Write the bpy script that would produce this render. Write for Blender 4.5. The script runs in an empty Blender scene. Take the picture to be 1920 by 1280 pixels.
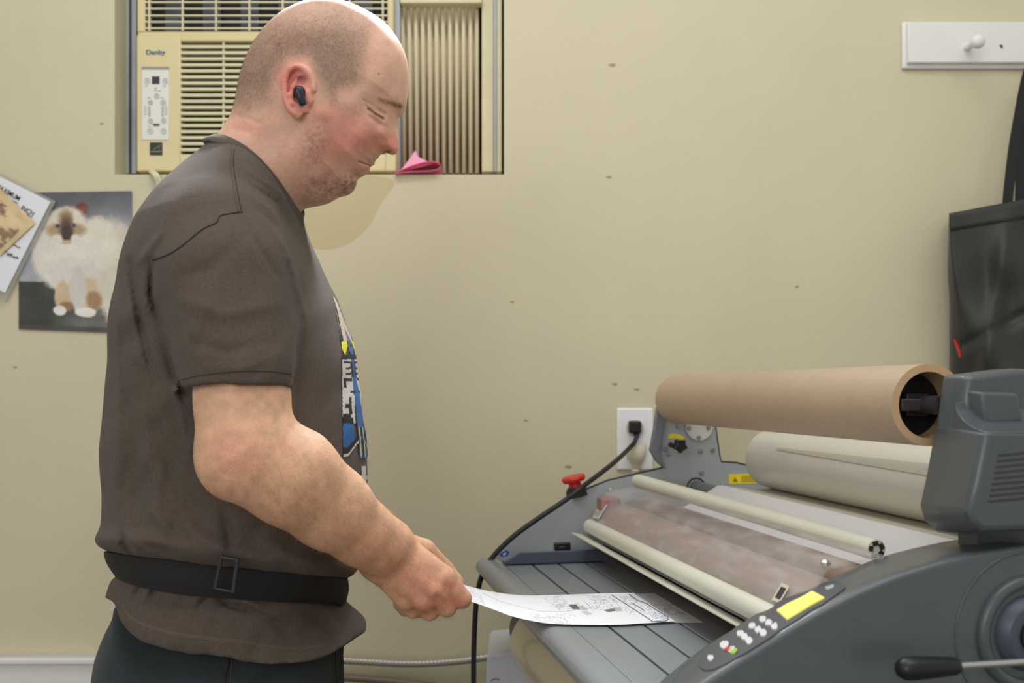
import bpy, bmesh, math, random
import numpy as np
from mathutils import Vector, Matrix
from mathutils.bvhtree import BVHTree
from mathutils import noise as mnoise
random.seed(7)
rng = np.random.default_rng(7)
scene = bpy.context.scene
COL = scene.collection

# ---------------------------------------------------------------- camera
F_PX = 1867.0            # 35 mm lens on a 1920 px wide frame
CAM_Z = 1.24
SHIFT_Y = 90.0 / 1920.0
cam_data = bpy.data.cameras.new('camera')
cam_data.sensor_width = 36.0
cam_data.lens = F_PX / 1920.0 * 36.0
cam_data.shift_y = SHIFT_Y
cam_data.clip_start = 0.05
cam_data.dof.use_dof = True
cam_data.dof.focus_distance = 1.17
cam_data.dof.aperture_fstop = 5.6
cam = bpy.data.objects.new('camera', cam_data)
cam.location = (0, 0, CAM_Z)
cam.rotation_euler = (math.radians(90), 0, 0)
COL.objects.link(cam)
scene.camera = cam

# ---------------------------------------------------------------- world, lamps, exposure
world = bpy.data.worlds.new('world'); scene.world = world
world.use_nodes = True
world.node_tree.nodes['Background'].inputs[0].default_value = (1.0, 0.965, 0.92, 1)
world.node_tree.nodes['Background'].inputs[1].default_value = 0.51

def area(name, loc, target, sx, sy, watts, color):
    l = bpy.data.lights.new(name, 'AREA'); l.shape = 'RECTANGLE'; l.size = sx; l.size_y = sy
    l.energy = watts; l.color = color
    o = bpy.data.objects.new(name, l); COL.objects.link(o); o.location = loc
    d = Vector(target) - Vector(loc)
    o.rotation_euler = d.to_track_quat('-Z', 'Y').to_euler()
    return o
# ceiling tubes between the man and the wall, ceiling tubes behind the camera, unseen soft fill added from behind left
area('ceiling_lamp', (-0.15, 1.05, 2.75), (-0.15, 1.2, 0), 1.6, 0.3, 10, (0.94, 0.97, 1.0))
rim = area('rim_light', (-0.26, 1.80, 2.20), (-0.38, 1.20, 1.62), 0.7, 0.08, 5.5, (0.92, 0.965, 1.0)); rim.data.spread = math.radians(62)  # unseen light added for the rim on the head, spread misses the wall
area('ceiling_lamp_room', (0.5, 0.1, 2.9), (0.4, 0.6, 0), 1.6, 0.8, 13, (1.0, 0.975, 0.94))
area('room_fill', (-1.2, -2.2, 2.0), (0.1, 1.5, 1.1), 2.0, 1.4, 31, (1.0, 0.98, 0.96))

scene.view_settings.view_transform = 'Standard'
scene.view_settings.look = 'None'
scene.view_settings.gamma = 1.0
scene.view_settings.use_curve_mapping = False
scene.view_settings.exposure = 0.0

# ---------------------------------------------------------------- helpers
def P(px, py, d):
    """the point at depth d that the photo shows at pixel px, py"""
    return Vector(((px - 960) * d / F_PX, d, CAM_Z + (730 - py) * d / F_PX))

def lin(c):
    c = np.asarray(c, float) / 255.0
    return np.where(c <= 0.04045, c / 12.92, ((c + 0.055) / 1.055) ** 2.4)

def rgb(r, g, b):
    l = lin((r, g, b)); return (float(l[0]), float(l[1]), float(l[2]), 1.0)

def tag(o, label=None, cat=None, group=None, kind=None):
    if label: o['label'] = label
    if cat: o['category'] = cat
    if group: o['group'] = group
    if kind: o['kind'] = kind
    return o

def empty(name, loc, label=None, cat=None, group=None):
    o = bpy.data.objects.new(name, None); COL.objects.link(o); o.location = loc
    o.empty_display_size = 0.05
    return tag(o, label, cat, group)

def wloc(o):
    v = Vector((0, 0, 0))
    while o is not None:
        v = v + Vector(o.location); o = o.parent
    return v

class MB:
    def __init__(s): s.v = []; s.f = []
    def add(s, vs, fs):
        n = len(s.v); s.v.extend([tuple(v) for v in vs]); s.f.extend([tuple(i + n for i in f) for f in fs]); return s
    def box(s, c, h, ax=None):
        c = Vector(c); ax = ax or (Vector((1, 0, 0)), Vector((0, 1, 0)), Vector((0, 0, 1)))
        vs = []
        for k in (-1, 1):
            for j in (-1, 1):
                for i in (-1, 1):
                    vs.append(c + ax[0] * (i * h[0]) + ax[1] * (j * h[1]) + ax[2] * (k * h[2]))
        return s.add(vs, [(0, 2, 3, 1), (4, 5, 7, 6), (0, 1, 5, 4), (2, 6, 7, 3), (0, 4, 6, 2), (1, 3, 7, 5)])
    def rings(s, rings, cap=True, closed=False):
        n = len(rings[0]); vs = [p for r in rings for p in r]; fs = []
        m = len(rings)
        for a in range(m if closed else m - 1):
            b = (a + 1) % m
            for i in range(n):
                j = (i + 1) % n
                fs.append((a * n + i, a * n + j, b * n + j, b * n + i))
        if cap and not closed:
            fs.append(tuple(reversed(range(n)))); fs.append(tuple(range((m - 1) * n, m * n)))
        return s.add(vs, fs)
    def cyl(s, p0, p1, r0, r1=None, n=32, cap=True):
        r1 = r0 if r1 is None else r1
        return s.lathe(p0, p1, [(0, r0), (1, r1)], n, cap)
    def lathe(s, p0, p1, prof, n=32, cap=True):
        p0, p1 = Vector(p0), Vector(p1); d = p1 - p0; L = d.length; d.normalize()
        a = d.orthogonal().normalized(); b = d.cross(a)
        rs = []
        for t, r in prof:
            rs.append([p0 + d * (t * L) + (a * math.cos(2 * math.pi * i / n) + b * math.sin(2 * math.pi * i / n)) * r for i in range(n)])
        return s.rings(rs, cap)
    def tube(s, pts, r, n=12, closed=False, flat=None, cap=True):
        pts = [Vector(p) for p in pts]; rs = []; m = len(pts); prev = None
        for i in range(m):
            t = (pts[(i + 1) % m] - pts[i - 1]) if (closed or 0 < i < m - 1) else (pts[1] - pts[0] if i == 0 else pts[-1] - pts[-2])
            t.normalize()
            if prev is None: a = t.orthogonal().normalized()
            else:
                a = prev - t * prev.dot(t)
                a = a.normalized() if a.length > 1e-6 else t.orthogonal().normalized()
            prev = a; b = t.cross(a)
            rr = r[i] if isinstance(r, (list, tuple)) else r
            rs.append([pts[i] + (a * math.cos(2 * math.pi * k / n) + b * math.sin(2 * math.pi * k / n)) * rr for k in range(n)])
        return s.rings(rs, cap, closed)
    def sweep(s, pts, right_of, w, t):
        """flat strap: width w along right_of(i), thickness t"""
        pts = [Vector(p) for p in pts]; rs = []; m = len(pts)
        for i in range(m):
            tg = (pts[min(i + 1, m - 1)] - pts[max(i - 1, 0)]).normalized()
            rgt = Vector(right_of(i)); rgt = (rgt - tg * rgt.dot(tg)).normalized(); nn = tg.cross(rgt)
            p = pts[i]
            rs.append([p + rgt * w / 2 + nn * t / 2, p - rgt * w / 2 + nn * t / 2, p - rgt * w / 2 - nn * t / 2, p + rgt * w / 2 - nn * t / 2])
        return s.rings(rs)
    def prism(s, pts, off):
        """polygon of world points extruded by the vector off"""
        pts = [Vector(p) for p in pts]; off = Vector(off); n = len(pts)
        fs = [tuple(reversed(range(n))), tuple(range(n, 2 * n))] + [(i, (i + 1) % n, n + (i + 1) % n, n + i) for i in range(n)]
        return s.add(pts + [p + off for p in pts], fs)
    def ball(s, c, r, ax=None, nu=20, nv=12):
        c = Vector(c); ax = ax or (Vector((1, 0, 0)), Vector((0, 1, 0)), Vector((0, 0, 1)))
        r = (r, r, r) if not isinstance(r, (tuple, list)) else r
        rs = []
        for j in range(nv + 1):
            ph = -math.pi / 2 + math.pi * min(max(j, 0.08), nv - 0.08) / nv
            rs.append([c + ax[0] * (r[0] * math.cos(ph) * math.cos(2 * math.pi * i / nu)) + ax[1] * (r[1] * math.cos(ph) * math.sin(2 * math.pi * i / nu)) + ax[2] * (r[2] * math.sin(ph)) for i in range(nu)])
        return s.rings(rs)
    def sheet(s, fn, nu, nv):
        vs = [fn(i / nu, j / nv) for j in range(nv + 1) for i in range(nu + 1)]
        fs = [(j * (nu + 1) + i, j * (nu + 1) + i + 1, (j + 1) * (nu + 1) + i + 1, (j + 1) * (nu + 1) + i) for j in range(nv) for i in range(nu)]
        return s.add(vs, fs)
    def build(s, name, mat, parent=None, bevel=0.0, seg=2, angle=38, cols=None, flat=False, thick=0.0, fix=True):
        off = wloc(parent) if parent is not None else Vector((0, 0, 0))
        me = bpy.data.meshes.new(name)
        me.from_pydata([(v[0] - off.x, v[1] - off.y, v[2] - off.z) for v in s.v], [], s.f)
        bm = bmesh.new(); bm.from_mesh(me)
        if fix: bmesh.ops.recalc_face_normals(bm, faces=bm.faces)
        if not flat:
            for f in bm.faces: f.smooth = True
            th = math.radians(angle)
            for e in bm.edges:
                if len(e.link_faces) == 2 and e.calc_face_angle(0) > th: e.smooth = False
        bm.to_mesh(me); bm.free()
        if cols is not None:
            at = me.color_attributes.new('Col', 'FLOAT_COLOR', 'POINT')
            at.data.foreach_set('color', np.asarray(cols, np.float32).ravel())
        if isinstance(mat, (list, tuple)):
            for m in mat: me.materials.append(m)
        else: me.materials.append(mat)
        o = bpy.data.objects.new(name, me); COL.objects.link(o)
        if parent is not None: o.parent = parent
        if thick:
            m = o.modifiers.new('solid', 'SOLIDIFY'); m.thickness = thick; m.offset = 0
        if bevel:
            m = o.modifiers.new('bevel', 'BEVEL'); m.width = bevel; m.segments = seg; m.limit_method = 'ANGLE'; m.angle_limit = math.radians(35)
        return o

def recentre(o):
    """put a lone mesh's origin at the middle of its base"""
    me = o.data; n = len(me.vertices); co = np.empty(n * 3, np.float32); me.vertices.foreach_get('co', co); co = co.reshape(-1, 3)
    c = np.array([(co[:, 0].min() + co[:, 0].max()) / 2, (co[:, 1].min() + co[:, 1].max()) / 2, co[:, 2].min()], np.float32)
    me.vertices.foreach_set('co', (co - c).ravel()); o.location = Vector([float(x) for x in c]); me.update()
    return o

# ---------------------------------------------------------------- materials
def mat(name, color, rough=0.5, metal=0.0, bump=0.0, bscale=200.0, var=0.0, vscale=12.0, vcol=False, alpha=1.0, trans=0.0,
        ior=1.45, coat=0.0, sheen=0.0, sss=0.0, emit=0.0, spec=0.5, stretch=None, vardark=None, rvar=0.0):
    m = bpy.data.materials.new(name); m.use_nodes = True
    nt = m.node_tree; N = nt.nodes; L = nt.links; b = N['Principled BSDF']
    tc = N.new('ShaderNodeTexCoord'); mp = N.new('ShaderNodeMapping'); L.new(tc.outputs['Object'], mp.inputs['Vector'])
    if stretch: mp.inputs['Scale'].default_value = stretch
    src = None
    if vcol:
        a = N.new('ShaderNodeAttribute'); a.attribute_name = 'Col'; src = a.outputs['Color']
    else:
        r = N.new('ShaderNodeRGB'); r.outputs[0].default_value = color; src = r.outputs[0]
    if var:
        n = N.new('ShaderNodeTexNoise'); n.inputs['Scale'].default_value = vscale; n.inputs['Detail'].default_value = 5
        n.inputs['Roughness'].default_value = 0.6
        L.new(mp.outputs[0], n.inputs['Vector'])
        mr = N.new('ShaderNodeMapRange'); mr.inputs['From Min'].default_value = 0.3; mr.inputs['From Max'].default_value = 0.7
        mr.inputs['To Min'].default_value = 1 - var; mr.inputs['To Max'].default_value = 1 + var
        L.new(n.outputs['Fac'], mr.inputs['Value'])
        mx = N.new('ShaderNodeVectorMath'); mx.operation = 'SCALE'
        L.new(src, mx.inputs[0]); L.new(mr.outputs[0], mx.inputs['Scale']); src = mx.outputs[0]
    L.new(src, b.inputs['Base Color'])
    b.inputs['Roughness'].default_value = rough; b.inputs['Metallic'].default_value = metal
    b.inputs['IOR'].default_value = ior; b.inputs['Specular IOR Level'].default_value = spec
    b.inputs['Alpha'].default_value = alpha; b.inputs['Transmission Weight'].default_value = trans
    b.inputs['Coat Weight'].default_value = coat; b.inputs['Sheen Weight'].default_value = sheen
    if sheen: b.inputs['Sheen Roughness'].default_value = 0.5
    if sss:
        b.inputs['Subsurface Weight'].default_value = sss; b.inputs['Subsurface Scale'].default_value = 0.008
        b.inputs['Subsurface Radius'].default_value = (1.0, 0.35, 0.2)
    if emit:
        L.new(src, b.inputs['Emission Color']); b.inputs['Emission Strength'].default_value = emit
    if bump:
        n2 = N.new('ShaderNodeTexNoise'); n2.inputs['Scale'].default_value = bscale; n2.inputs['Detail'].default_value = 4
        L.new(mp.outputs[0], n2.inputs['Vector'])
        bp = N.new('ShaderNodeBump'); bp.inputs['Strength'].default_value = bump; bp.inputs['Distance'].default_value = 0.002
        L.new(n2.outputs['Fac'], bp.inputs['Height']); L.new(bp.outputs[0], b.inputs['Normal'])
        if rvar:
            mr2 = N.new('ShaderNodeMapRange'); mr2.inputs['To Min'].default_value = rough - rvar; mr2.inputs['To Max'].default_value = rough + rvar
            L.new(n2.outputs['Fac'], mr2.inputs['Value']); L.new(mr2.outputs[0], b.inputs['Roughness'])
    return m

M = {}
M['wall'] = mat('wall_paint', rgb(204, 196, 166), 0.62, bump=0.25, bscale=90, var=0.035, vscale=3.0)
M['white_paint'] = mat('white_paint', rgb(226, 226, 222), 0.35, var=0.02)
M['floor'] = mat('floor_vinyl', rgb(120, 112, 100), 0.5, var=0.1)
M['cream_plastic'] = mat('aged_cream_plastic', rgb(214, 202, 154), 0.45, var=0.04, vscale=9)
M['cream_light'] = mat('aged_light_plastic', rgb(212, 205, 168), 0.5, var=0.05, vscale=14)
M['dark_gap'] = mat('dark_interior', rgb(26, 29, 34), 0.7, var=0.3, vscale=25)
M['fin'] = mat('evaporator_fins', rgb(88, 94, 108), 0.45, metal=0.5, var=0.4, vscale=18)
M['silver'] = mat('window_metal', rgb(170, 174, 180), 0.45, metal=0.25, var=0.12, vscale=12)
M['panel_white'] = mat('membrane_panel', rgb(222, 222, 212), 0.5)
M['grey_print'] = mat('grey_print', rgb(160, 166, 168), 0.6)
M['dark_print'] = mat('dark_print', rgb(52, 54, 58), 0.6)
M['teal'] = mat('teal_print', rgb(45, 92, 120), 0.5)
M['label_black'] = mat('label_black', rgb(48, 52, 44), 0.6, var=0.3, vscale=60)
M['pink'] = mat('pink_paper', rgb(236, 130, 160), 0.7)
M['pink_light'] = mat('pink_paper_light', rgb(240, 170, 195), 0.7)
M['black_plastic'] = mat('black_plastic', rgb(24, 25, 27), 0.38)
M['black_rubber'] = mat('black_rubber', rgb(30, 31, 33), 0.5)
M['bag'] = mat('black_bag_fabric', rgb(44, 45, 42), 0.55, bump=0.4, bscale=60, var=0.12, vscale=10, sheen=0.1)
M['bag_strap'] = mat('bag_strap', rgb(28, 30, 31), 0.5)
M['red'] = mat('red_plastic', rgb(196, 38, 32), 0.4)
M['beige_plastic'] = mat('beige_plug_plastic', rgb(206, 198, 176), 0.5)
M['outlet'] = mat('outlet_plastic', rgb(232, 231, 232), 0.35)
M['machine'] = mat('grey_machine_paint', rgb(78, 84, 87), 0.34, bump=0.12, bscale=900, var=0.03, vscale=40, coat=0.15)
M['plate'] = mat('grey_side_plate', rgb(160, 166, 168), 0.45, var=0.04, vscale=9)
M['table'] = mat('grey_table_plastic', rgb(130, 136, 139), 0.22, var=0.06, vscale=7, bump=0.05, bscale=30)
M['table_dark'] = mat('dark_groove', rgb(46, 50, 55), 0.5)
M['guide'] = mat('dark_blue_guide', rgb(72, 78, 90), 0.4)
M['bar_cream'] = mat('cream_bar', rgb(208, 208, 192), 0.38, var=0.04, vscale=20)
M['steel'] = mat('bright_steel', rgb(200, 200, 200), 0.25, metal=0.9)
M['steel_dull'] = mat('dull_steel', rgb(150, 152, 154), 0.4, metal=0.6)
M['roller'] = mat('silicone_roller', rgb(156, 136, 122), 0.5, var=0.1, vscale=20, stretch=(1, 1, 1))
M['dark_roller'] = mat('dark_roller', rgb(62, 60, 60), 0.4)
M['kraft'] = mat('kraft_paperboard', rgb(182, 160, 134), 0.5, bump=0.2, bscale=300, var=0.04, vscale=16)
M['kraft_edge'] = mat('kraft_edge', rgb(190, 160, 122), 0.7, var=0.05, vscale=80)
M['core'] = mat('black_core', rgb(18, 19, 22), 0.45)
M['core2'] = mat('black_core_bracket', rgb(52, 50, 50), 0.35)
M['film'] = mat('film_roll_white', rgb(216, 213, 202), 0.22, var=0.02, vscale=5, coat=0.4)
M['film_low'] = mat('film_roll_cream', rgb(208, 200, 172), 0.25, var=0.03, vscale=5, coat=0.4)
M['web'] = mat('film_web', rgb(204, 200, 186), 0.45, var=0.02, vscale=9)
M['web_white'] = mat('film_web_shiny', rgb(242, 243, 250), 0.3, bump=0.5, bscale=55, stretch=(3.0, 0.5, 1))
M['shield'] = None
M['yellow'] = mat('yellow_label', rgb(240, 216, 20), 0.5)
M['blue_label'] = mat('blue_label', rgb(30, 70, 170), 0.5)
M['disc'] = mat('cream_disc', rgb(208, 206, 198), 0.4)
M['lcd'] = mat('lit_display', rgb(228, 222, 112), 0.5, emit=0.22)
M['panel_dark'] = mat('keypad_dark', rgb(72, 74, 80), 0.45)
M['btn_white'] = mat('button_white', rgb(214, 216, 218), 0.4)
M['btn_green'] = mat('button_green', rgb(150, 190, 60), 0.4)
M['paper'] = mat('printed_paper', (1, 1, 1, 1), 0.6, vcol=True)
M['photo'] = mat('photo_print', (1, 1, 1, 1), 0.45, vcol=True)
M['sleeve'] = mat('laminate', rgb(205, 208, 206), 0.18)
M['sign_paper'] = mat('sign_paper', rgb(226, 228, 232), 0.4)
M['conduit'] = mat('flex_conduit', rgb(176, 172, 164), 0.35, metal=0.55)
M['conduit_dull'] = mat('flex_conduit_dull', rgb(120, 106, 92), 0.5, metal=0.3)
M['bag_clear'] = mat('cloudy_plastic', rgb(196, 200, 206), 0.3, var=0.08, vscale=15)
M['skin'] = mat('skin', (1, 1, 1, 1), 0.5, vcol=True, bump=0.25, bscale=500, sss=0.12, var=0.06, vscale=90, spec=0.35)
M['hair'] = mat('short_hair', rgb(140, 118, 98), 0.5)
M['shirt'] = mat('heather_knit', rgb(88, 78, 70), 0.9, bump=0.5, bscale=900, var=0.13, vscale=260, sheen=0.08, spec=0.2)
M['rib'] = mat('rib_knit', rgb(80, 70, 62), 0.9, bump=0.5, bscale=700, var=0.12, vscale=300, sheen=0.2, spec=0.2)
M['seam'] = mat('seam_thread', rgb(82, 72, 66), 0.9)
M['trousers'] = mat('dark_sweatpants', rgb(48, 55, 58), 0.9, bump=0.4, bscale=700, var=0.1, vscale=200, sheen=0.12, spec=0.2)
M['belt'] = mat('black_webbing', rgb(25, 25, 24), 0.75, bump=0.4, bscale=900, stretch=(1, 1, 6))
M['buckle'] = mat('buckle_plastic', rgb(34, 37, 46), 0.32)
M['earbud'] = mat('earbud_plastic', rgb(30, 40, 48), 0.3)
M['print'] = mat('shirt_print', (1, 1, 1, 1), 0.75, vcol=True, bump=0.3, bscale=700)
M['shoe'] = mat('black_shoe', rgb(28, 28, 30), 0.5)

def clear_mat():
    m = bpy.data.materials.new('clear_polycarbonate'); m.use_nodes = True; nt = m.node_tree; N = nt.nodes; L = nt.links
    b = N['Principled BSDF']; b.inputs['Base Color'].default_value = rgb(210, 205, 205); b.inputs['Roughness'].default_value = 0.22
    n = N.new('ShaderNodeTexNoise'); n.inputs['Scale'].default_value = 30; n.inputs['Detail'].default_value = 6
    tc = N.new('ShaderNodeTexCoord'); mp = N.new('ShaderNodeMapping'); mp.inputs['Scale'].default_value = (0.8, 0.5, 2.5)
    L.new(tc.outputs['Object'], mp.inputs[0]); L.new(mp.outputs[0], n.inputs['Vector'])
    mr = N.new('ShaderNodeMapRange'); mr.inputs['From Min'].default_value = 0.45; mr.inputs['From Max'].default_value = 0.8
    mr.inputs['To Min'].default_value = 0.14; mr.inputs['To Max'].default_value = 0.42
    L.new(n.outputs['Fac'], mr.inputs['Value']); L.new(mr.outputs[0], b.inputs['Alpha'])
    return m
M['shield'] = clear_mat()

# ---------------------------------------------------------------- text
def text_mesh(name, body, size, origin, ex, ey, m, parent, depth=0.0006, bold=0.0, align='LEFT', squash=1.0):
    cu = bpy.data.curves.new('tmp_text', 'FONT'); cu.body = body; cu.size = size; cu.extrude = depth / 2; cu.offset = bold
    cu.align_x = align
    ob = bpy.data.objects.new('tmp_text', cu); COL.objects.link(ob)
    dg = bpy.context.evaluated_depsgraph_get(); ev = ob.evaluated_get(dg); me = ev.to_mesh()
    ex = Vector(ex).normalized(); ey = Vector(ey).normalized(); ez = ex.cross(ey); origin = Vector(origin)
    b = MB(); b.add([origin + ex * (v.co.x * squash) + ey * v.co.y + ez * v.co.z for v in me.vertices], [tuple(p.vertices) for p in me.polygons])
    ev.to_mesh_clear(); bpy.data.objects.remove(ob); bpy.data.curves.remove(cu)
    return b.build(name, m, parent, flat=True)

# ---------------------------------------------------------------- implicit surfaces
def snet(F, org, h):
    s = F < 0
    c = s[:-1, :-1, :-1].astype(np.int8)
    for (i, j, k) in ((1,0,0),(0,1,0),(0,0,1),(1,1,0),(1,0,1),(0,1,1),(1,1,1)):
        c = c + s[i:F.shape[0]-1+i, j:F.shape[1]-1+j, k:F.shape[2]-1+k]
    act = (c > 0) & (c < 8)
    I, J, K = np.nonzero(act)
    idx = -np.ones(act.shape, np.int32); idx[I, J, K] = np.arange(len(I))
    acc = np.zeros((len(I), 3)); cnt = np.zeros(len(I))
    cs = [(i, j, k) for i in (0, 1) for j in (0, 1) for k in (0, 1)]
    val = {q: F[I + q[0], J + q[1], K + q[2]] for q in cs}
    for q in cs:
        for ax in range(3):
            if q[ax] == 0:
                r = list(q); r[ax] = 1; r = tuple(r)
                a = val[q]; b = val[r]; mk = (a < 0) != (b < 0)
                t = np.where(mk, a / np.where(mk, a - b, 1), 0)
                p = np.array(q, float)[None, :].repeat(len(I), 0); p[:, ax] += t
                acc[mk] += p[mk]; cnt[mk] += 1
    v = (np.stack([I, J, K], 1) + acc / cnt[:, None]) * h + np.array(org)[None, :]
    faces = []
    for ax in range(3):
        a = [slice(None)] * 3; b = [slice(None)] * 3; a[ax] = slice(0, -1); b[ax] = slice(1, None)
        sa = s[tuple(a)]; sb = s[tuple(b)]
        ch = sa != sb
        i, j, k = np.nonzero(ch)
        o1, o2 = [q for q in range(3) if q != ax]
        co = [i, j, k]
        ok = (co[o1] > 0) & (co[o2] > 0) & (co[o1] < act.shape[o1]) & (co[o2] < act.shape[o2])
        co = [x[ok] for x in co]; neg = sa[i[ok], j[ok], k[ok]]
        def cell(d1, d2):
            cc = [x.copy() for x in co]; cc[o1] -= d1; cc[o2] -= d2; return idx[cc[0], cc[1], cc[2]]
        q = np.stack([cell(1, 1), cell(0, 1), cell(0, 0), cell(1, 0)], 1)
        flip = neg if ax != 1 else ~neg
        q[~flip] = q[~flip][:, ::-1]
        faces.append(q)
    return v, np.concatenate(faces)

def smooth_mesh(v, f, n=2, lam=0.5):
    e = np.concatenate([f[:, [0, 1]], f[:, [1, 2]], f[:, [2, 3]], f[:, [3, 0]]]); e = np.concatenate([e, e[:, ::-1]])
    deg = np.bincount(e[:, 0], minlength=len(v)).astype(float); deg[deg == 0] = 1
    for it in range(n):
        for l in (lam, -lam * 1.04):
            acc = np.stack([np.bincount(e[:, 0], weights=v[e[:, 1], c], minlength=len(v)) for c in range(3)], 1) / deg[:, None]
            v = v + l * (acc - v)
    return v

def np_mesh(name, v, f, m, parent=None, cols=None):
    off = wloc(parent) if parent is not None else Vector((0, 0, 0))
    me = bpy.data.meshes.new(name); v = v - np.array(off)[None, :]
    me.vertices.add(len(v)); me.vertices.foreach_set('co', v.astype(np.float32).ravel())
    n = f.shape[1]
    me.loops.add(f.size); me.loops.foreach_set('vertex_index', f.astype(np.int32).ravel())
    me.polygons.add(len(f)); me.polygons.foreach_set('loop_start', np.arange(0, f.size, n, dtype=np.int32))
    me.polygons.foreach_set('loop_total', np.full(len(f), n, np.int32))
    me.polygons.foreach_set('use_smooth', np.ones(len(f), bool))
    me.update(calc_edges=True); me.validate()
    if cols is not None:
        at = me.color_attributes.new('Col', 'FLOAT_COLOR', 'POINT')
        c4 = np.ones((len(v), 4), np.float32); c4[:, :3] = cols; at.data.foreach_set('color', c4.ravel())
    me.materials.append(m)
    o = bpy.data.objects.new(name, me); COL.objects.link(o)
    if parent is not None: o.parent = parent
    return o

class Grid:
    def __init__(s, lo, hi, h, bg=0.04):
        s.lo = np.array(lo, float); s.h = h
        s.n = np.ceil((np.array(hi) - s.lo) / h).astype(int) + 1
        s.ax = [s.lo[i] + h * np.arange(s.n[i]) for i in range(3)]
        s.F = np.full(tuple(s.n), bg, np.float32)
    def xyz(s):
        return s.ax[0][:, None, None], s.ax[1][None, :, None], s.ax[2][None, None, :]
    def _sl(s, lo, hi):
        a = np.clip(np.floor((np.array(lo) - s.lo) / s.h).astype(int), 0, s.n); b = np.clip(np.ceil((np.array(hi) - s.lo) / s.h).astype(int) + 1, 0, s.n)
        return tuple(slice(a[i], b[i]) for i in range(3))
    def local(s, lo, hi, fn, k=0.0, op='union'):
        sl = s._sl(lo, hi)
        x = s.ax[0][sl[0]][:, None, None]; y = s.ax[1][sl[1]][None, :, None]; z = s.ax[2][sl[2]][None, None, :]
        if 0 in (x.size, y.size, z.size): return
        d = fn(x, y, z); cur = s.F[sl]
        if op == 'union': s.F[sl] = smin(cur, d, k)
        elif op == 'cut': s.F[sl] = -smin(-cur, d, k)
        elif op == 'add': s.F[sl] = cur + d
    def cap(s, p0, p1, r0, r1, k=0.006, op='union', sq=None, m=0.025):
        p0 = np.array(p0, float); p1 = np.array(p1, float); r = max(r0, r1) + m
        lo = np.minimum(p0, p1) - r; hi = np.maximum(p0, p1) + r; d = p1 - p0; L2 = max(float(d @ d), 1e-12)
        def fn(x, y, z):
            ax_, ay, az = x - p0[0], y - p0[1], z - p0[2]
            t = np.clip((ax_ * d[0] + ay * d[1] + az * d[2]) / L2, 0, 1)
            return np.sqrt((ax_ - t * d[0]) ** 2 + (ay - t * d[1]) ** 2 + (az - t * d[2]) ** 2) - (r0 + (r1 - r0) * t)
        s.local(lo, hi, fn, k, op)
    def chain(s, pts, k=0.006, kk=None):
        for i in range(len(pts) - 1):
            s.cap(pts[i][0], pts[i + 1][0], pts[i][1], pts[i + 1][1], k if i == 0 else (kk or k))
    def ell(s, c, r, k=0.006, op='union', axes=None, m=0.02):
        c = np.array(c, float); R = max(r) + m; A = np.array(axes if axes is not None else np.eye(3), float)
        def fn(x, y, z):
            dx, dy, dz = x - c[0], y - c[1], z - c[2]
            q = [(dx * A[i][0] + dy * A[i][1] + dz * A[i][2]) / r[i] for i in range(3)]
            return (np.sqrt(q[0] ** 2 + q[1] ** 2 + q[2] ** 2) - 1) * min(r)
        s.local(c - R, c + R, fn, k, op)
    def mesh(s, sm=1):
        v, f = snet(s.F, s.lo, s.h)
        return (smooth_mesh(v, f, sm) if sm else v), f

def smin(a, b, k):
    if k <= 0: return np.minimum(a, b)
    h = np.clip(0.5 + 0.5 * (b - a) / k, 0, 1)
    return b * (1 - h) + a * h - k * h * (1 - h)

def spline(pts, n=8, closed=True):
    pts = np.array(pts, float); m = len(pts); out = []
    rngi = range(m) if closed else range(m - 1)
    for i in rngi:
        if closed: p0, p1, p2, p3 = pts[i - 1], pts[i], pts[(i + 1) % m], pts[(i + 2) % m]
        else: p0, p1, p2, p3 = pts[max(i - 1, 0)], pts[i], pts[i + 1], pts[min(i + 2, m - 1)]
        for t in np.arange(n) / n:
            out.append(0.5 * (2 * p1 + (p2 - p0) * t + (2 * p0 - 5 * p1 + 4 * p2 - p3) * t * t + (3 * p1 - p0 - 3 * p2 + p3) * t ** 3))
    if not closed: out.append(pts[-1])
    return np.array(out)

def poly_sd(A, B, poly):
    """signed distance (positive inside) of the grid points A x B to a closed polygon"""
    d = np.full(np.broadcast(A, B).shape, 1e9); ins = np.zeros(d.shape, bool); n = len(poly)
    for i in range(n):
        x0, y0 = poly[i]; x1, y1 = poly[(i + 1) % n]
        ex, ey = x1 - x0, y1 - y0; wx, wy = A - x0, B - y0
        t = np.clip((wx * ex + wy * ey) / (ex * ex + ey * ey + 1e-12), 0, 1)
        d = np.minimum(d, (wx - t * ex) ** 2 + (wy - t * ey) ** 2)
        cr = ((y0 > B) != (y1 > B))
        with np.errstate(divide='ignore', invalid='ignore'):
            xi = x0 + (B - y0) * (x1 - x0) / (y1 - y0 if y1 != y0 else 1e-12)
        ins ^= cr & (A < xi)
    d = np.sqrt(d)
    return np.where(ins, d, -d)

def seg_d(A, B, x0, y0, x1, y1):
    ex, ey = x1 - x0, y1 - y0; wx, wy = A - x0, B - y0
    t = np.clip((wx * ex + wy * ey) / (ex * ex + ey * ey + 1e-12), 0, 1)
    return np.sqrt((wx - t * ex) ** 2 + (wy - t * ey) ** 2), t

def rbf(A, B, pts, cols, sig):
    """normalised gaussian blend of control values"""
    num = [0.0] * len(cols); den = 1e-9
    for p in pts:
        s_ = p[-1] if sig is None else sig
        w = np.exp(-((A - p[0]) ** 2 + (B - p[1]) ** 2) / (2 * s_ * s_)) + 1e-7
        den = den + w
        for j, c in enumerate(cols): num[j] = num[j] + w * p[c]
    return [x / den for x in num]

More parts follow.
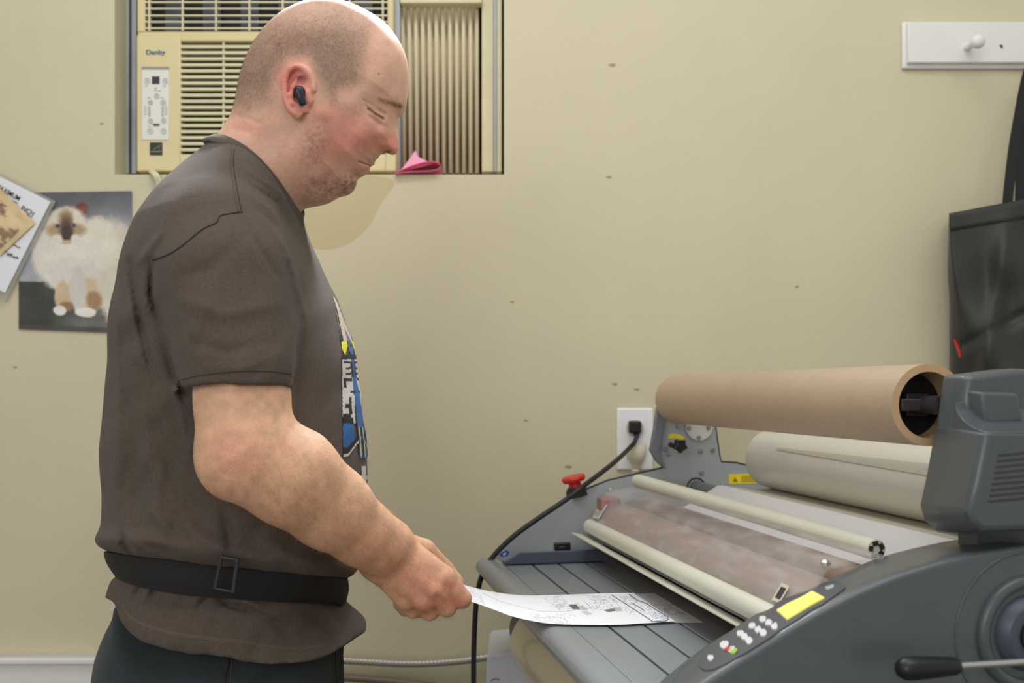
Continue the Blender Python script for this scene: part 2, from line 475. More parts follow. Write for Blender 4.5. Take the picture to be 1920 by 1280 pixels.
def vnoise(x, y, seed=0):
    """smooth value noise, vectorised"""
    xi = np.floor(x).astype(np.int64); yi = np.floor(y).astype(np.int64); fx = x - xi; fy = y - yi
    fx = fx * fx * (3 - 2 * fx); fy = fy * fy * (3 - 2 * fy)
    def hsh(a, b):
        n = (a * 374761393 + b * 668265263 + seed * 974634777) & 0x7fffffff
        n = ((n ^ (n >> 13)) * 1274126177) & 0x7fffffff
        return ((n ^ (n >> 16)) & 0xffff) / 65535.0
    return (hsh(xi, yi) * (1 - fx) + hsh(xi + 1, yi) * fx) * (1 - fy) + (hsh(xi, yi + 1) * (1 - fx) + hsh(xi + 1, yi + 1) * fx) * fy
# ================================================================ the room
WY = 1.867                                   # the wall's front face
X, Y, Z = Vector((1, 0, 0)), Vector((0, 1, 0)), Vector((0, 0, 1))
OX0, OX1 = P(215, 0, WY).x, P(945, 0, WY).x  # window opening
OZ0, OZ1 = P(0, 327, WY).z, 2.12
def wall():
    b = MB(); T = 0.30
    def blk(x0, x1, z0, z1): b.box(((x0 + x1) / 2, WY + T / 2, (z0 + z1) / 2), ((x1 - x0) / 2, T / 2, (z1 - z0) / 2))
    xs = [-2.6, OX0, OX1, 2.8]; zs = [0, OZ0, OZ1, 2.95]; vs = {}; V = []; Fc = []
    def vid(i, j, k):
        if (i, j, k) not in vs: vs[(i, j, k)] = len(V); V.append((xs[i], WY + T * k, zs[j]))
        return vs[(i, j, k)]
    for i in range(3):
        for j in range(3):
            if (i, j) == (1, 1): continue
            for k in (0, 1):
                q = [vid(i, j, k), vid(i + 1, j, k), vid(i + 1, j + 1, k), vid(i, j + 1, k)]
                Fc.append(q if k == 0 else q[::-1])
    Fc += [(vid(1, 1, 0), vid(2, 1, 0), vid(2, 1, 1), vid(1, 1, 1)), (vid(1, 2, 0), vid(1, 2, 1), vid(2, 2, 1), vid(2, 2, 0)),
           (vid(1, 1, 0), vid(1, 1, 1), vid(1, 2, 1), vid(1, 2, 0)), (vid(2, 1, 0), vid(2, 2, 0), vid(2, 2, 1), vid(2, 1, 1))]
    b.add(V, Fc); return tag(b.build('wall_back', M['wall'], flat=True), kind='structure')
wall()
b = MB(); b.box((0.1, 0.2, -0.05), (2.7, 1.667, 0.05)); tag(b.build('floor', M['floor']), kind='structure')
# repainted patch and a few dents on the wall are part of the wall
wb = bpy.data.objects['wall_back']
def blob(pts, name, m, d=0.0006):
    sp = spline([(p[0], p[1]) for p in pts], 6); b = MB()
    b.prism([P(x, y, WY) for x, y in sp], (0, -d, 0)); return b.build(name, m, wb, flat=True)
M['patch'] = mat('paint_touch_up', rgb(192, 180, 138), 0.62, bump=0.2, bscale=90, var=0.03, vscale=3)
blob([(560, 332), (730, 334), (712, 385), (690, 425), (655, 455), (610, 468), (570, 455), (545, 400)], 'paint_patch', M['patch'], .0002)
M['dent'] = mat('wall_dent', rgb(160, 148, 118), 0.8)
for (x, y, s_) in ((1147, 122, 5), (1141, 332, 4), (1494, 537, 3), (960, 566, 3), (1152, 720, 4), (1193, 730, 4), (1065, 875, 5), (985, 788, 3), (28, 688, 3), (190, 232, 3)):
    blob([(x - s_ * 1.3, y), (x, y - s_ * .6), (x + s_ * 1.5, y - s_ * .2), (x + s_ * .6, y + s_ * .7)], 'wall_mark', M['dent'], 0.0004)

# white ledge low on the wall, at the left
b = MB(); z1 = P(0, 1226, WY).z; b.box((-1.7, WY - 0.012, z1 - 0.09), (0.93, 0.012, 0.09)); b.box((-1.7, WY - 0.016, z1 - 0.006), (0.93, 0.016, 0.006))
tag(b.build('trim_1', M['white_paint'], bevel=0.003), kind='structure')

# window: metal frame, tracks
win = empty('window_1', ((OX0 + OX1) / 2, WY + 0.12, OZ0), kind=None) if False else empty('window_1', ((OX0 + OX1) / 2, WY + 0.12, OZ0))
tag(win, kind='structure')
def pbox(b, x0, x1, y0, y1, d0, d1, dref=None):
    """box whose front face fills the pixel rectangle at depth d0"""
    dr = dref or d0
    a = P(x0, y0, dr); c = P(x1, y1, dr)
    b.box(((a.x + c.x) / 2, (d0 + d1) / 2, (a.z + c.z) / 2), (abs(c.x - a.x) / 2, (d1 - d0) / 2, abs(a.z - c.z) / 2)); return b
b = MB()
pbox(b, 225, 241, -150, 325, WY + 0.055, WY + 0.14)
pbox(b, 241, 246, -150, 325, WY + 0.075, WY + 0.14)
pbox(b, 246, 255.5, -150, 325, WY + 0.060, WY + 0.14)
pbox(b, 926, 932, -150, 322, WY + 0.052, WY + 0.14)
b.build('window_frame', M['silver'], win, bevel=0.001)
b = MB(); pbox(b, 903, 926, -150, 322, WY + 0.060, WY + 0.14); pbox(b, 932, 941, -150, 322, WY + 0.03, WY + 0.14); b.build('window_frame', M['cream_light'], win, bevel=0.002)
b = MB(); pbox(b, 736, 750, -150, 322, WY + 0.050, WY + 0.10); b.build('sash_rail', M['silver'], win, bevel=0.002)
b = MB(); b.box(((OX0 + OX1) / 2, WY + 0.17, (OZ0 + OZ1) / 2), ((OX1 - OX0) / 2, 0.004, (OZ1 - OZ0) / 2)); b.build('pane', M['dark_gap'], win)

# pleated side curtain
cur = empty('accordion_panel', P(828, 320, WY + 0.09), 'cream pleated accordion panel filling the window gap right of the air conditioner', 'panel')
def pleat():
    b = MB(); D = WY + 0.075; n = 12; x0, x1 = 753, 903; rows = []
    for z_ in (P(0, 324, D).z, OZ1):
        row = []
        for i in range(n):
            a = x0 + (x1 - x0) * i / n; w = (x1 - x0) / n; lean = 6 * (1 if z_ > 2 else 0)
            for t, dd in ((0.0, 0.028), (0.10, 0.004), (0.30, 0.0), (0.52, 0.001), (0.62, 0.03)):
                p = P(a + w * t - lean * (1 - i / n), 0, D); row.append(Vector((p.x, D + dd, z_)))
        rows.append(row)
    m_ = len(rows[0]); b.add(rows[0] + rows[1], [(i, i + 1, m_ + i + 1, m_ + i) for i in range(m_ - 1)])
    return b.build('pleats', mat('pleat_vinyl', rgb(212, 202, 172), 0.5, var=0.1, vscale=9, stretch=(3, 1, 0.4)), cur, angle=25, thick=0.0012, fix=False)
pleat()
b = MB(); pbox(b, 750, 903, -8, 6, WY + 0.045, WY + 0.07); b.build('top_rail', M['cream_light'], cur, bevel=0.002)

# air conditioner
AD = WY + 0.030
ac = empty('air_conditioner', P(500, 325, AD + .1), 'yellowed window air conditioner with slatted front, behind the man’s head', 'air conditioner')
ac['label'] = "yellowed window air conditioner with slatted front, behind the man's head"
b = MB()
pbox(b, 257, 738, 58, 66, AD + 0.002, AD + 0.12, AD)            # ledge between grilles
pbox(b, 257, 272, -70, 60, AD, AD + 0.12); pbox(b, 726, 738, -70, 60, AD, AD + 0.12)
pbox(b, 257, 738, -75, -60, AD, AD + 0.12)
pbox(b, 258, 742, 60, 323, AD + 0.04, AD + 0.14, AD)
b.build('casing', M['cream_plastic'], ac, bevel=0.002)
b = MB()
pbox(b, 257, 340, 66, 322, AD - 0.004, AD + 0.04, AD)
pbox(b, 722, 744, 66, 322, AD - 0.004, AD + 0.04, AD)
pbox(b, 338, 724, 66, 79, AD - 0.004, AD + 0.04, AD)
pbox(b, 338, 724, 292, 322, AD - 0.004, AD + 0.04, AD)
b.build('front_panel', M['cream_plastic'], ac, bevel=0.003)
b = MB(); pbox(b, 338, 724, 78, 294, AD + 0.022, AD + 0.03, AD); b.build('filter', M['dark_gap'], ac)
b = MB()
for i in range(19):
    y0 = 84.5 + i * 11.35
    a = P(339, y0, AD); c = P(724, y0 + 6.2, AD)
    b.prism([Vector((a.x, AD - 0.003, c.z)), Vector((a.x, AD - 0.003, a.z - 0.001)), Vector((a.x, AD + 0.006, a.z - 0.001)), Vector((a.x, AD + 0.006, c.z))], (c.x - a.x, 0, 0))
for x in (418, 498, 578, 658): pbox(b, x, x + 3, 79, 293, AD - 0.002, AD + 0.008, AD)
b.build('louvre', M['cream_light'], ac)
b = MB()
for y_ in (-46, -34, -22, -10, 2, 14, 27, 39, 51): pbox(b, 272, 726, y_, y_ + 2.6, AD + 0.001, AD + 0.006, AD)
for i in range(8): x = 278 + i * 62.6; pbox(b, x, x + 3, -60, 58, AD, AD + 0.007, AD)
b.build('grille', M['cream_light'], ac)
b = MB(); pbox(b, 270, 728, -62, 60, AD + 0.035, AD + 0.04, AD); b.build('evaporator', M['dark_gap'], ac)
b = MB()
for i in range(6):
    x = 300 + i * 72; pbox(b, x, x + 34, -60, 50, AD + 0.028, AD + 0.035, AD)
b.build('fins', M['fin'], ac)
b = MB(); pbox(b, 267.5, 318.5, 128, 264, AD - 0.0055, AD, AD); cp = b.build('control_panel', M['panel_white'], ac, bevel=0.001)
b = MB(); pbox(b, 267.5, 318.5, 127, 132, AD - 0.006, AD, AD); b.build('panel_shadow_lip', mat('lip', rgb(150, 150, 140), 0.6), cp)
b = MB(); pbox(b, 287, 301, 145, 159, AD - 0.0062, AD, AD); b.build('display', M['dark_print'], cp)
b = MB(); pbox(b, 289, 301, 233.5, 237.5, AD - 0.0062, AD, AD); b.build('remote_sensor', M['dark_print'], cp)
def ring(b, cx, cy, r, d, w=0.9):
    pts = [P(cx + r * math.cos(t * 2 * math.pi / 20), cy + r * math.sin(t * 2 * math.pi / 20), d) for t in range(20)]
    b.tube(pts, w * 0.0005, 6, closed=True)
for (x, y_, r) in ((276, 152, 5), (310, 152, 5), (294, 180, 4.5), (282, 192, 4), (306, 192, 4.5), (282, 227, 4.5), (307, 226, 4.5), (282, 246, 5), (307, 246, 5)):
    b = MB(); ring(b, x, y_, r, AD - 0.0062); b.box(P(x, y_, AD - 0.006), (0.0016, 0.0004, 0.0016)); b.build('button', M['grey_print'], cp)
b = MB()
for x in (282, 307):
    for k in range(7): pbox(b, x - 2, x + 2, 201 + k * 2.9, 202.8 + k * 2.9, AD - 0.006, AD, AD)
for x in (275, 314):
    for k in range(4): pbox(b, x - 3, x + 2, 201 + k * 4.6, 202.6 + k * 4.6, AD - 0.006, AD, AD)
for (x, y_) in ((294, 166), (294, 170), (301, 171), (281, 184), (306, 184), (282, 238), (276, 162), (310, 162)): pbox(b, x - 2.5, x + 2.5, y_, y_ + 1.6, AD - 0.006, AD, AD)
b.build('indicator_marks', M['grey_print'], cp, flat=True)
text_mesh('brand_lettering', 'Danby', 0.0125, P(273.5, 102, AD - 0.0045), X, Z, M['teal'], ac, bold=0.00025, squash=1.12)
b = MB(); pbox(b, 282.5, 306, 268, 292, AD - 0.005, AD, AD); el = b.build('energy_label', M['label_black'], ac)
M['label_mark'] = mat('label_mark', rgb(150, 155, 130), 0.6)
b = MB(); pbox(b, 285, 304, 284.5, 286, AD - 0.0055, AD, AD)
b.tube([P(287, 280, AD - .005), P(293, 277, AD - .005), P(299, 273, AD - .005), P(302, 272, AD - .005)], 0.0006, 6); b.tube([P(300, 280, AD - .005), P(296, 276, AD - .005), P(301, 276, AD - .005)], 0.0004, 6)
b.build('label_print', M['label_mark'], el)
# its mains cord hanging over the sill
b = MB()
for dx in (0, 4.5): b.tube(spline([P(281 + dx, 320, WY + .02), P(284 + dx, 323, WY - .003), P(291 + dx, 330, WY - .012), P(297 + dx, 350, WY - .008), P(300 + dx, 400, WY - .006), P(300 + dx, 700, WY - .006)], 6, False).tolist(), 0.0042, 10)
b.build('mains_cord', M['cream_light'], ac)

# pink envelope on the sill
env = empty('pink_envelope', P(788, 326, WY + 0.03), 'folded pink paper envelope lying on the window sill', 'envelope')
def env_sheet(top, name, m):
    b = MB(); b.sheet(top, 14, 6); return b.build(name, m, env, thick=0.0008, fix=False)
def bez(p, t):
    p = [Vector(q) for q in p]
    while len(p) > 1: p = [p[i] * (1 - t) + p[i + 1] * t for i in range(len(p) - 1)]
    return p[0]
e0 = [P(742, 327, WY), P(775, 309, WY), P(812, 298, WY), P(831, 305, WY), P(826, 316, WY)]
e1 = [P(742, 328, WY), P(765, 322, WY), P(800, 322, WY), P(815, 326, WY), P(826, 316, WY)]
env_sheet(lambda u, v: bez(e0, u) + Y * (v * 0.07 - 0.012), 'folded_edge', M['pink'])
env_sheet(lambda u, v: bez(e1, u) + Y * (v * 0.07 - 0.012), 'lower_sheet', M['pink'])
b = MB(); b.prism([P(748, 322, WY), P(768, 296, WY), P(778, 281, WY), P(784, 293, WY), P(800, 301, WY), P(822, 303, WY), P(795, 310, WY)], (0.0, 0.0012, 0)); o = b.build('flap', M['pink_light'], env); o.location.y += 0.004

# peg rail
pr = empty('peg_rail', P(1860, 132, WY), 'white painted peg rail on the wall, top right, one peg in view', 'peg rail')
b = MB(); a = P(1689, 43, WY); c = P(2130, 131, WY)
b.box(((a.x + c.x) / 2, WY - 0.004, (a.z + c.z) / 2), ((c.x - a.x) / 2, 0.004, (a.z - c.z) / 2))
a2 = P(1696, 47, WY); c2 = P(2123, 123, WY)
b2 = MB(); b2.box(((a2.x + c2.x) / 2, WY - 0.012, (a2.z + c2.z) / 2), ((c2.x - a2.x) / 2, 0.005, (a2.z - c2.z) / 2))
b.build('backboard', M['white_paint'], pr, bevel=0.004, seg=3); b2.build('board_face', M['white_paint'], pr, bevel=0.002)
for px_ in (1812, 1990):
    p0 = P(px_, 90, WY - 0.015); d = Vector((-0.06, -1, -0.12)).normalized() if px_ < 1900 else Vector((0.1, -1, 0.3)).normalized(); p1 = p0 + d * 0.062
    b = MB(); b.lathe(p0, p1, [(0, .0065), (.25, .0058), (.6, .0060), (.70, .0085), (.78, .0118), (.88, .0128), (.95, .0105), (1, .005)], 24); b.build('peg', M['white_paint'], pr)
b = MB(); b.cyl(P(1876, 88, WY - 0.0172), P(1876, 88, WY - 0.014), 0.004, n=16); b.build('screw_hole', mat('hole_brown', rgb(90, 74, 56), 0.8), pr)

# black tote bag
bag = empty('tote_bag', P(1900, 700, WY - .06), 'black fabric tote bag hanging from the peg rail by long straps', 'bag')
def bagp(px, py, d): return P(px, py, d)
def bagfront(u, v):
    l = spline([(1780, 400), (1786, 430), (1797, 520), (1806, 600), (1815, 710)], 8, False); i = v * (len(l) - 1); k = int(min(i, len(l) - 2)); t = i - k
    x0 = l[k][0] * (1 - t) + l[k + 1][0] * t; x1 = 2055 - 20 * v
    y_ = (400 - 26 * min(u * 2, 1) + 8 * max(0, u - .5)) * (1 - v) + 730 * v
    x = x0 + (x1 - x0) * u
    d = 1.775 - 0.035 * math.sin(math.pi * u) * (0.3 + v)
    d += 0.010 * mnoise.noise(Vector((x * 0.012, y_ * 0.010, 1))) * min(1, v * 4) + 0.007 * math.sin((x - 0.55 * y_) * 0.045) * min(1, v * 3)
    d -= 0.012 * math.exp(-((x - 1880 + (y_ - 480) * .15) / 16) ** 2) * min(1, v * 3)
    d += 0.008 * math.exp(-((y_ - 600 + (x - 1900) * .5) / 12) ** 2)
    return P(x, y_, d)
b = MB(); b.sheet(bagfront, 60, 60); b.build('front_panel', M['bag'], bag, thick=0.0015, angle=70, fix=False)
b = MB(); b.sheet(lambda u, v: bagfront(0, v).lerp(P(1781 + 6 * math.sin(math.pi * v), 405 + 330 * v, 1.845), u) + X * (-0.010 * math.sin(math.pi * u) * min(1, v * 3)), 12, 40); b.build('side_gusset', M['bag'], bag, thick=0.0015, angle=70, fix=False)
b = MB(); b.sheet(lambda u, v: P(1781 + 280 * u, 402 - 20 * min(2 * u, 1) * (1 - v) + 330 * v, 1.848), 12, 12); b.build('back_panel', M['bag'], bag, thick=0.0015, fix=False)
b = MB(); b.sheet(lambda u, v: bagfront(u, v * 0.10) + Y * -0.002, 50, 4); b.build('hem_band', M['bag'], bag, thick=0.001, fix=False)
for (pts, dd) in (([(1888, 396), (1893, 340), (1905, 250), (1930, 130), (1962, 95)], 1.772), ([(1912, 384), (1916, 300), (1934, 200), (1960, 130), (1990, 92)], 1.82)):
    sp = spline([tuple(P(x, y_, dd)) for x, y_ in pts], 8, False).tolist(); b = MB(); b.sweep(sp, lambda i: (1, 0.2, 0), 0.020, 0.002); b.build('strap', M['bag_strap'], bag)
b = MB(); b.prism([P(1788, 636, 1.76), P(1792, 650, 1.76), P(1799, 670, 1.76), P(1803, 668, 1.76), P(1797, 648, 1.76), P(1791, 636, 1.76)], (0, .001, 0)); b.build('red_logo', M['red'], bag)

# outlet, plugs and cord
out = empty('wall_outlet', P(1190, 881, WY), 'white double wall outlet plate low on the beige wall', 'outlet')
b = MB(); pbox(b, 1157, 1225, 765, 881, WY - 0.006, WY); b.build('cover_plate', M['outlet'], out, bevel=0.003, seg=3)
for cy in (802, 851):
    b = MB(); b.cyl(P(1190, cy, WY - 0.0085), P(1190, cy, WY - 0.002), 0.0165, n=32); b.build('receptacle', M['beige_plastic'], out, bevel=0.001)
pl = empty('mains_cable', P(1190, 802, WY - .02), 'black power cord plugged into the upper wall outlet, curving down past the laminator', 'cord')
b = MB(); pbox(b, 1180, 1203, 789, 812, WY - 0.034, WY - 0.0088); pbox(b, 1188, 1200, 808, 818, WY - 0.030, WY - 0.016); b.build('plug', M['black_plastic'], pl, bevel=0.003)
cpts = [P(1195, 814, WY - .026), P(1190, 828, WY - .035), P(1180, 840, WY - .05), P(1150, 868, 1.72), P(1098, 908, 1.63), P(1062, 936, 1.612), P(1010, 971, 1.60), P(962, 1006, 1.592), P(924, 1044, 1.585), P(903, 1080, 1.58), P(893, 1130, 1.575), P(889, 1200, 1.575), P(888, 1290, 1.575), P(889, 1500, 1.58)]
b = MB(); b.tube(spline([tuple(p) for p in cpts], 10, False).tolist(), 0.0042, 12); b.build('cable', M['black_rubber'], pl)
p2 = empty('power_plug', P(1192, 851, WY - .02), 'beige moulded power plug in the lower wall outlet', 'plug')
b = MB(); rs = []
for (t, w, d) in ((0, .0165, .014), (.2, .018, .020), (.45, .0165, .022), (.7, .012, .018), (.85, .0085, .013), (1, .0078, .011)):
    cz = P(1192, 832 + 45 * t, WY - .0088)
    rs.append([cz + X * (w * math.cos(a)) + Y * (-max(0, .5 + .5 * math.sin(a)) * d) for a in [i * math.pi / 12 for i in range(24)]])
b.rings(rs); b.build('plug_body', M['beige_plastic'], p2)
b = MB(); b.lathe(P(1192, 876, WY - .014), P(1191, 905, WY - .014), [(i / 9, .0078 - .0018 * (i % 2)) for i in range(10)], 20); b.tube([P(1191, 900, WY - .014), P(1190, 960, WY - .014), P(1190, 1300, WY - .02)], .0035, 10); b.build('cord_relief', M['beige_plastic'], p2)

# flexible metal conduits
def conduit(name, pts, r, m, label):
    sp = spline([tuple(P(x, y_, d)) for x, y_, d in pts], 60, False); L = [0]
    for i in range(1, len(sp)): L.append(L[-1] + float(np.linalg.norm(sp[i] - sp[i - 1])))
    n = int(L[-1] / 0.0018); q = [tuple(np.array([np.interp(L[-1] * i / n, L, sp[:, c]) for c in range(3)])) for i in range(n + 1)]
    b = MB(); b.tube(q, [r * (1 + .10 * math.cos(i * 2 * math.pi / 4)) for i in range(n + 1)], 14)
    o = b.build(name, m, None, angle=80); recentre(o); return tag(o, label, 'conduit')
conduit('flexible_conduit', [(560, 1233, WY - .02), (650, 1238, WY - .02), (770, 1244, WY - .02), (860, 1239, WY - .02), (912, 1232, WY - .02), (1000, 1222, WY - .02)], 0.0068, M['conduit'], 'shiny flexible metal conduit along the wall, the upper of two')
conduit('flexible_conduit', [(540, 1262, WY - .022), (650, 1270, WY - .022), (760, 1280, WY - .022), (900, 1300, WY - .022)], 0.0068, M['conduit_dull'], 'dull brownish flexible conduit along the wall, the lower of two')

# ---------------------------------------------------------------- cat photograph
def painted(name, quad, n, fn, m, parent, thick=0.0004):
    """flat print: quad of world corners (tl, tr, br, bl); fn(u, v arrays) -> rgb 0..255"""
    nu, nv = n; U, V = np.meshgrid(np.linspace(0, 1, nu + 1), np.linspace(0, 1, nv + 1))
    q = [np.array(p) for p in quad]; U1 = U.ravel()[:, None]; V1 = V.ravel()[:, None]
    v = (q[0] * (1 - U1) + q[1] * U1) * (1 - V1) + (q[3] * (1 - U1) + q[2] * U1) * V1
    I = (np.arange(nv)[:, None] * (nu + 1) + np.arange(nu)[None, :]).ravel(); f = np.stack([I, I + nu + 1, I + nu + 2, I + 1], 1)
    return np_mesh(name, v, f, m, parent, lin(np.clip(fn(U.ravel(), V.ravel()), 0, 255)))
def cat_fn(u, v):
    x = 35 + 212 * u; y = 359 + 266 * v
    n1 = vnoise(x / 9, y / 9, 1) - .5; n2 = vnoise(x / 3.2, y / 3.2, 2) - .5; n3 = vnoise(x / 22, y / 22, 3) - .5
    col = np.zeros((len(x), 3)); t = np.clip((y - 359) / 120, 0, 1)
    g = 88 + 78 * t ** 1.5 + 40 * np.exp(-((x - 215) / 60) ** 2 - ((y - 440) / 45) ** 2); col[:] = np.stack([g, g + 1, g + 6], 1)
    tb = np.clip((y - 531) / 2, 0, 1)[:, None]; s_ = 58 + 46 * np.clip((y - 575) / 30, 0, 1) * np.clip((x - 90) / 60, 0, 1); col = col * (1 - tb) + np.stack([s_, s_ + 1, s_ - 5], 1) * tb
    tb = np.clip((y - 614) / 3, 0, 1)[:, None]; col = col * (1 - tb) + np.array([72, 70, 62]) * tb
    def bl(cx, cy, rx, ry, c, edge=.22, rot=0., rough=.12):
        nonlocal col
        dx, dy = x - cx, y - cy; a = math.radians(rot); X_, Y_ = dx * math.cos(a) + dy * math.sin(a), -dx * math.sin(a) + dy * math.cos(a)
        r = np.sqrt((X_ / rx) ** 2 + (Y_ / ry) ** 2) + rough * n1 + rough * .8 * n2
        m_ = np.clip((1 - r) / edge + .5, 0, 1)[:, None]; col = col * (1 - m_) + np.array(c, float) * m_
    W = (222, 216, 203)
    bl(200, 500, 62, 88, (206, 199, 180)); bl(222, 540, 40, 70, (208, 202, 184)); bl(178, 460, 45, 50, (216, 210, 194))
    bl(125, 485, 62, 62, W); bl(100, 470, 40, 48, W); bl(140, 520, 48, 40, (214, 208, 198)); bl(118, 560, 16, 30, (200, 178, 146)); bl(165, 558, 22, 38, (206, 186, 156))
    bl(145, 545, 16, 40, (206, 200, 192)); bl(176, 566, 15, 18, (160, 126, 90), .5); bl(124, 578, 13, 9, (150, 118, 84), .5)
    bl(112, 586, 12, 9.5, (226, 222, 214), .2, rough=.08); bl(160, 588, 20, 9, (228, 224, 216), .2, rough=.08); bl(208, 584, 12, 8, (214, 208, 200), .2)
    bl(100, 402, 9, 13, (70, 52, 48), .3, 25); bl(150, 396, 12, 19, (112, 64, 50), .3, 28, .06); bl(152, 400, 7, 13, (130, 82, 62), .5, 28, .06)
    bl(124, 422, 42, 34, (216, 208, 190)); bl(104, 432, 16, 12, (172, 146, 112), .8); bl(144, 432, 16, 12, (168, 142, 108), .8)
    bl(124, 410, 12, 16, (140, 114, 84), .9); bl(125, 430, 13, 20, (88, 66, 50), .7, rough=.08); bl(125, 438, 9.5, 15, (58, 44, 38), .4, rough=.05)
    bl(107, 447, 9, 7, (220, 212, 200), .4); bl(142, 447, 9, 7, (216, 208, 196), .4)
    bl(108, 424, 5.5, 4.5, (96, 100, 112), .3, rough=.0); bl(138, 423, 5.5, 4.5, (92, 96, 110), .3, rough=.0); bl(108, 424, 2.3, 2.3, (40, 42, 52), .3, rough=0); bl(138, 423, 2.3, 2.3, (40, 42, 52), .3, rough=0)
    bl(125, 455, 9, 4, (190, 170, 150), .6)
    return col + 14 * n3[:, None] + 10 * n2[:, None]
D = WY - 0.003
cat = painted('cat_photograph', [P(35, 361, D), P(247, 358, D), P(248, 625, D), P(35, 617, D)], (212, 266), cat_fn, M['photo'], None)
recentre(cat); tag(cat, 'photo print of a fluffy white and brown cat, pinned to the wall', 'photograph')

# signs at the left edge
def rot(px, py, ang, dx, dy):
    a = math.radians(ang); return (px + dx * math.cos(a) - dy * math.sin(a), py + dx * math.sin(a) + dy * math.cos(a))
A1 = 26.5; sg = empty('laminated_sign', P(-20, 500, WY - .01), 'white laminated sign with black capitals, tilted at the left edge', 'sign')
c0 = (104, 377)
def quad(b, d, x0, y0, x1, y1, ang, org, th):
    pts = [rot(org[0], org[1], ang, x, y_) for x, y_ in ((x0, y0), (x1, y0), (x1, y1), (x0, y1))]
    b.prism([P(x, y_, d) for x, y_ in pts], (0, th, 0)); return b
b = MB(); quad(b, WY - .010, -260, 0, 0, 212, A1, c0, .0006)
clear = bpy.data.materials.new('clear_laminate'); clear.use_nodes = True; pb_ = clear.node_tree.nodes['Principled BSDF']; pb_.inputs['Alpha'].default_value = .35; pb_.inputs['Roughness'].default_value = .12; pb_.inputs['Base Color'].default_value = rgb(190, 190, 180)
b.build('laminate', clear, sg, flat=True)
b = MB(); quad(b, WY - .0112, -250, 5, -8, 196, A1, c0, .0006); b.build('sheet', M['sign_paper'], sg, flat=True)
ca, sa_ = math.cos(math.radians(A1 + 4)), math.sin(math.radians(A1 + 4)); EX = Vector((ca, 0, -sa_)); EY = Vector((sa_, 0, ca))
text_mesh('sign_lettering', 'MAXIMUM', 0.0130, P(35, 377, WY - .0118), EX, EY, M['dark_print'], sg, squash=.84, bold=.0001, align='RIGHT')
text_mesh('sign_lettering', 'INCH', 0.0130, P(38, 392, WY - .0118), EX, EY, M['dark_print'], sg, squash=.84, bold=.0001)
b = MB(); b.tube([P(-8, 360, WY - .0118), P(34, 381, WY - .0118)], .0006, 6); b.build('underline', M['dark_print'], sg, flat=True)
b = MB(); b.tube([P(37, 395, WY - .0118), P(60, 407, WY - .0118)], .0006, 6); b.build('underline', M['dark_print'], sg, flat=True)
b = MB()
for k in range(5): b.box(P(10 + k * 5.5, 471 + k * 3 + (k % 2) * 2, WY - .0118), (.0022, .0004, .0016), (EX, Y, EY))
for k in range(4): b.box(P(24 + k * 4, 458 + k * 2, WY - .0118), (.0015, .0004, .0012), (EX, Y, EY))
b.build('small_print', M['dark_print'], sg, flat=True)
b = MB(); b.tube([P(12, 478, WY - .0118), P(34, 484, WY - .0118)], .0005, 6); b.build('underline', M['dark_print'], sg, flat=True)
def sepia(u, v):
    x, y = u * 100, v * 90; n = vnoise(x / 5, y / 5, 5); n2 = vnoise(x / 1.6, y / 1.6, 6); n3 = vnoise(x / 13, y / 11, 8)
    col = np.ones((len(x), 3)) * np.array([226, 204, 158.]) - (n3 * 30)[:, None]
    m_ = np.clip((n3 * .7 + n * .5 - .62) * 5, 0, .75) * (np.abs(v - .55) < .38) * (u < .93) * (u > .1); col = col * (1 - m_[:, None]) + np.array([128, 100, 78.]) * m_[:, None]
    l = (n2 > .72) & (m_ > .1); col[l] -= 30
    return col
tl, tr, br, bl_ = (-30, 322), (66, 418), (0, 480), (-96, 384)
sc = painted('sepia_print', [P(*tl, WY - .015), P(*tr, WY - .015), P(*br, WY - .015), P(*bl_, WY - .015)], (110, 80), sepia, M['photo'], None)
recentre(sc); tag(sc, 'small sepia print overlapping the white sign at the left edge', 'print')
# ================================================================ laminator
TH = math.atan(370.0 / F_PX); CT, ST = math.cos(TH), math.sin(TH)
U_, V_ = Vector((CT, ST, 0)), Vector((-ST, CT, 0))
def Mw(u, v, z): return Vector((u * CT - v * ST, u * ST + v * CT, CAM_Z + z))      # machine frame: u feed, v along rollers, z from eye height
def pm(px, py, v):
    k = (px - 960) / F_PX; d = v / (CT - k * ST); return d * (k * CT + ST), (730 - py) * d / F_PX
def Mp(px, py, v):
    u, z = pm(px, py, v); return Mw(u, v, z)
AXM = (U_, V_, Z)
lam = empty('laminator', Mw(0.5, 1.2, -CAM_Z), 'large grey roll laminator with feed table and yellow lit display', 'laminator')
V0, V1 = 0.885, 1.60
def mprism(b, uz, v0, v1): return b.prism([Mw(u, v0, z) for u, z in uz], V_ * (v1 - v0))

# far side plate
fp = [(905, 1082), (918, 1055), (960, 1008), (1020, 963), (1080, 925), (1140, 901), (1244, 877), (1231, 843), (1244, 766), (1258, 725), (1330, 722), (1349, 853), (1352, 866), (1380, 868), (1430, 880), (1500, 905), (1560, 950), (1600, 1010), (1640, 1080)]
fuz = [pm(x, y, V1) for x, y in fp] + [pm(1640, 1330, V1), pm(1150, 1330, V1), pm(1120, 1280, V1), pm(930, 1092, V1)]
b = MB(); mprism(b, fuz, V1, V1 + .008); plate = b.build('far_side_plate', M['plate'], lam)
b = MB(); b.tube([Mp(x, y - 1, V1 + .001) for x, y in fp[0:7]], .0016, 8); b.tube([Mp(x, y - 1, V1 + .001) for x, y in fp[10:16]], .0016, 8); b.tube([Mp(x, y, V1) for x, y in fp[7:9]], .0016, 8); b.build('edge_trim', M['black_rubber'], plate)
fl = [(1244, 766), (1231, 843), (1244, 877)]; fl2 = [(1236, 752), (1229, 764), (1224, 800), (1216, 843), (1226, 862), (1241, 878)]
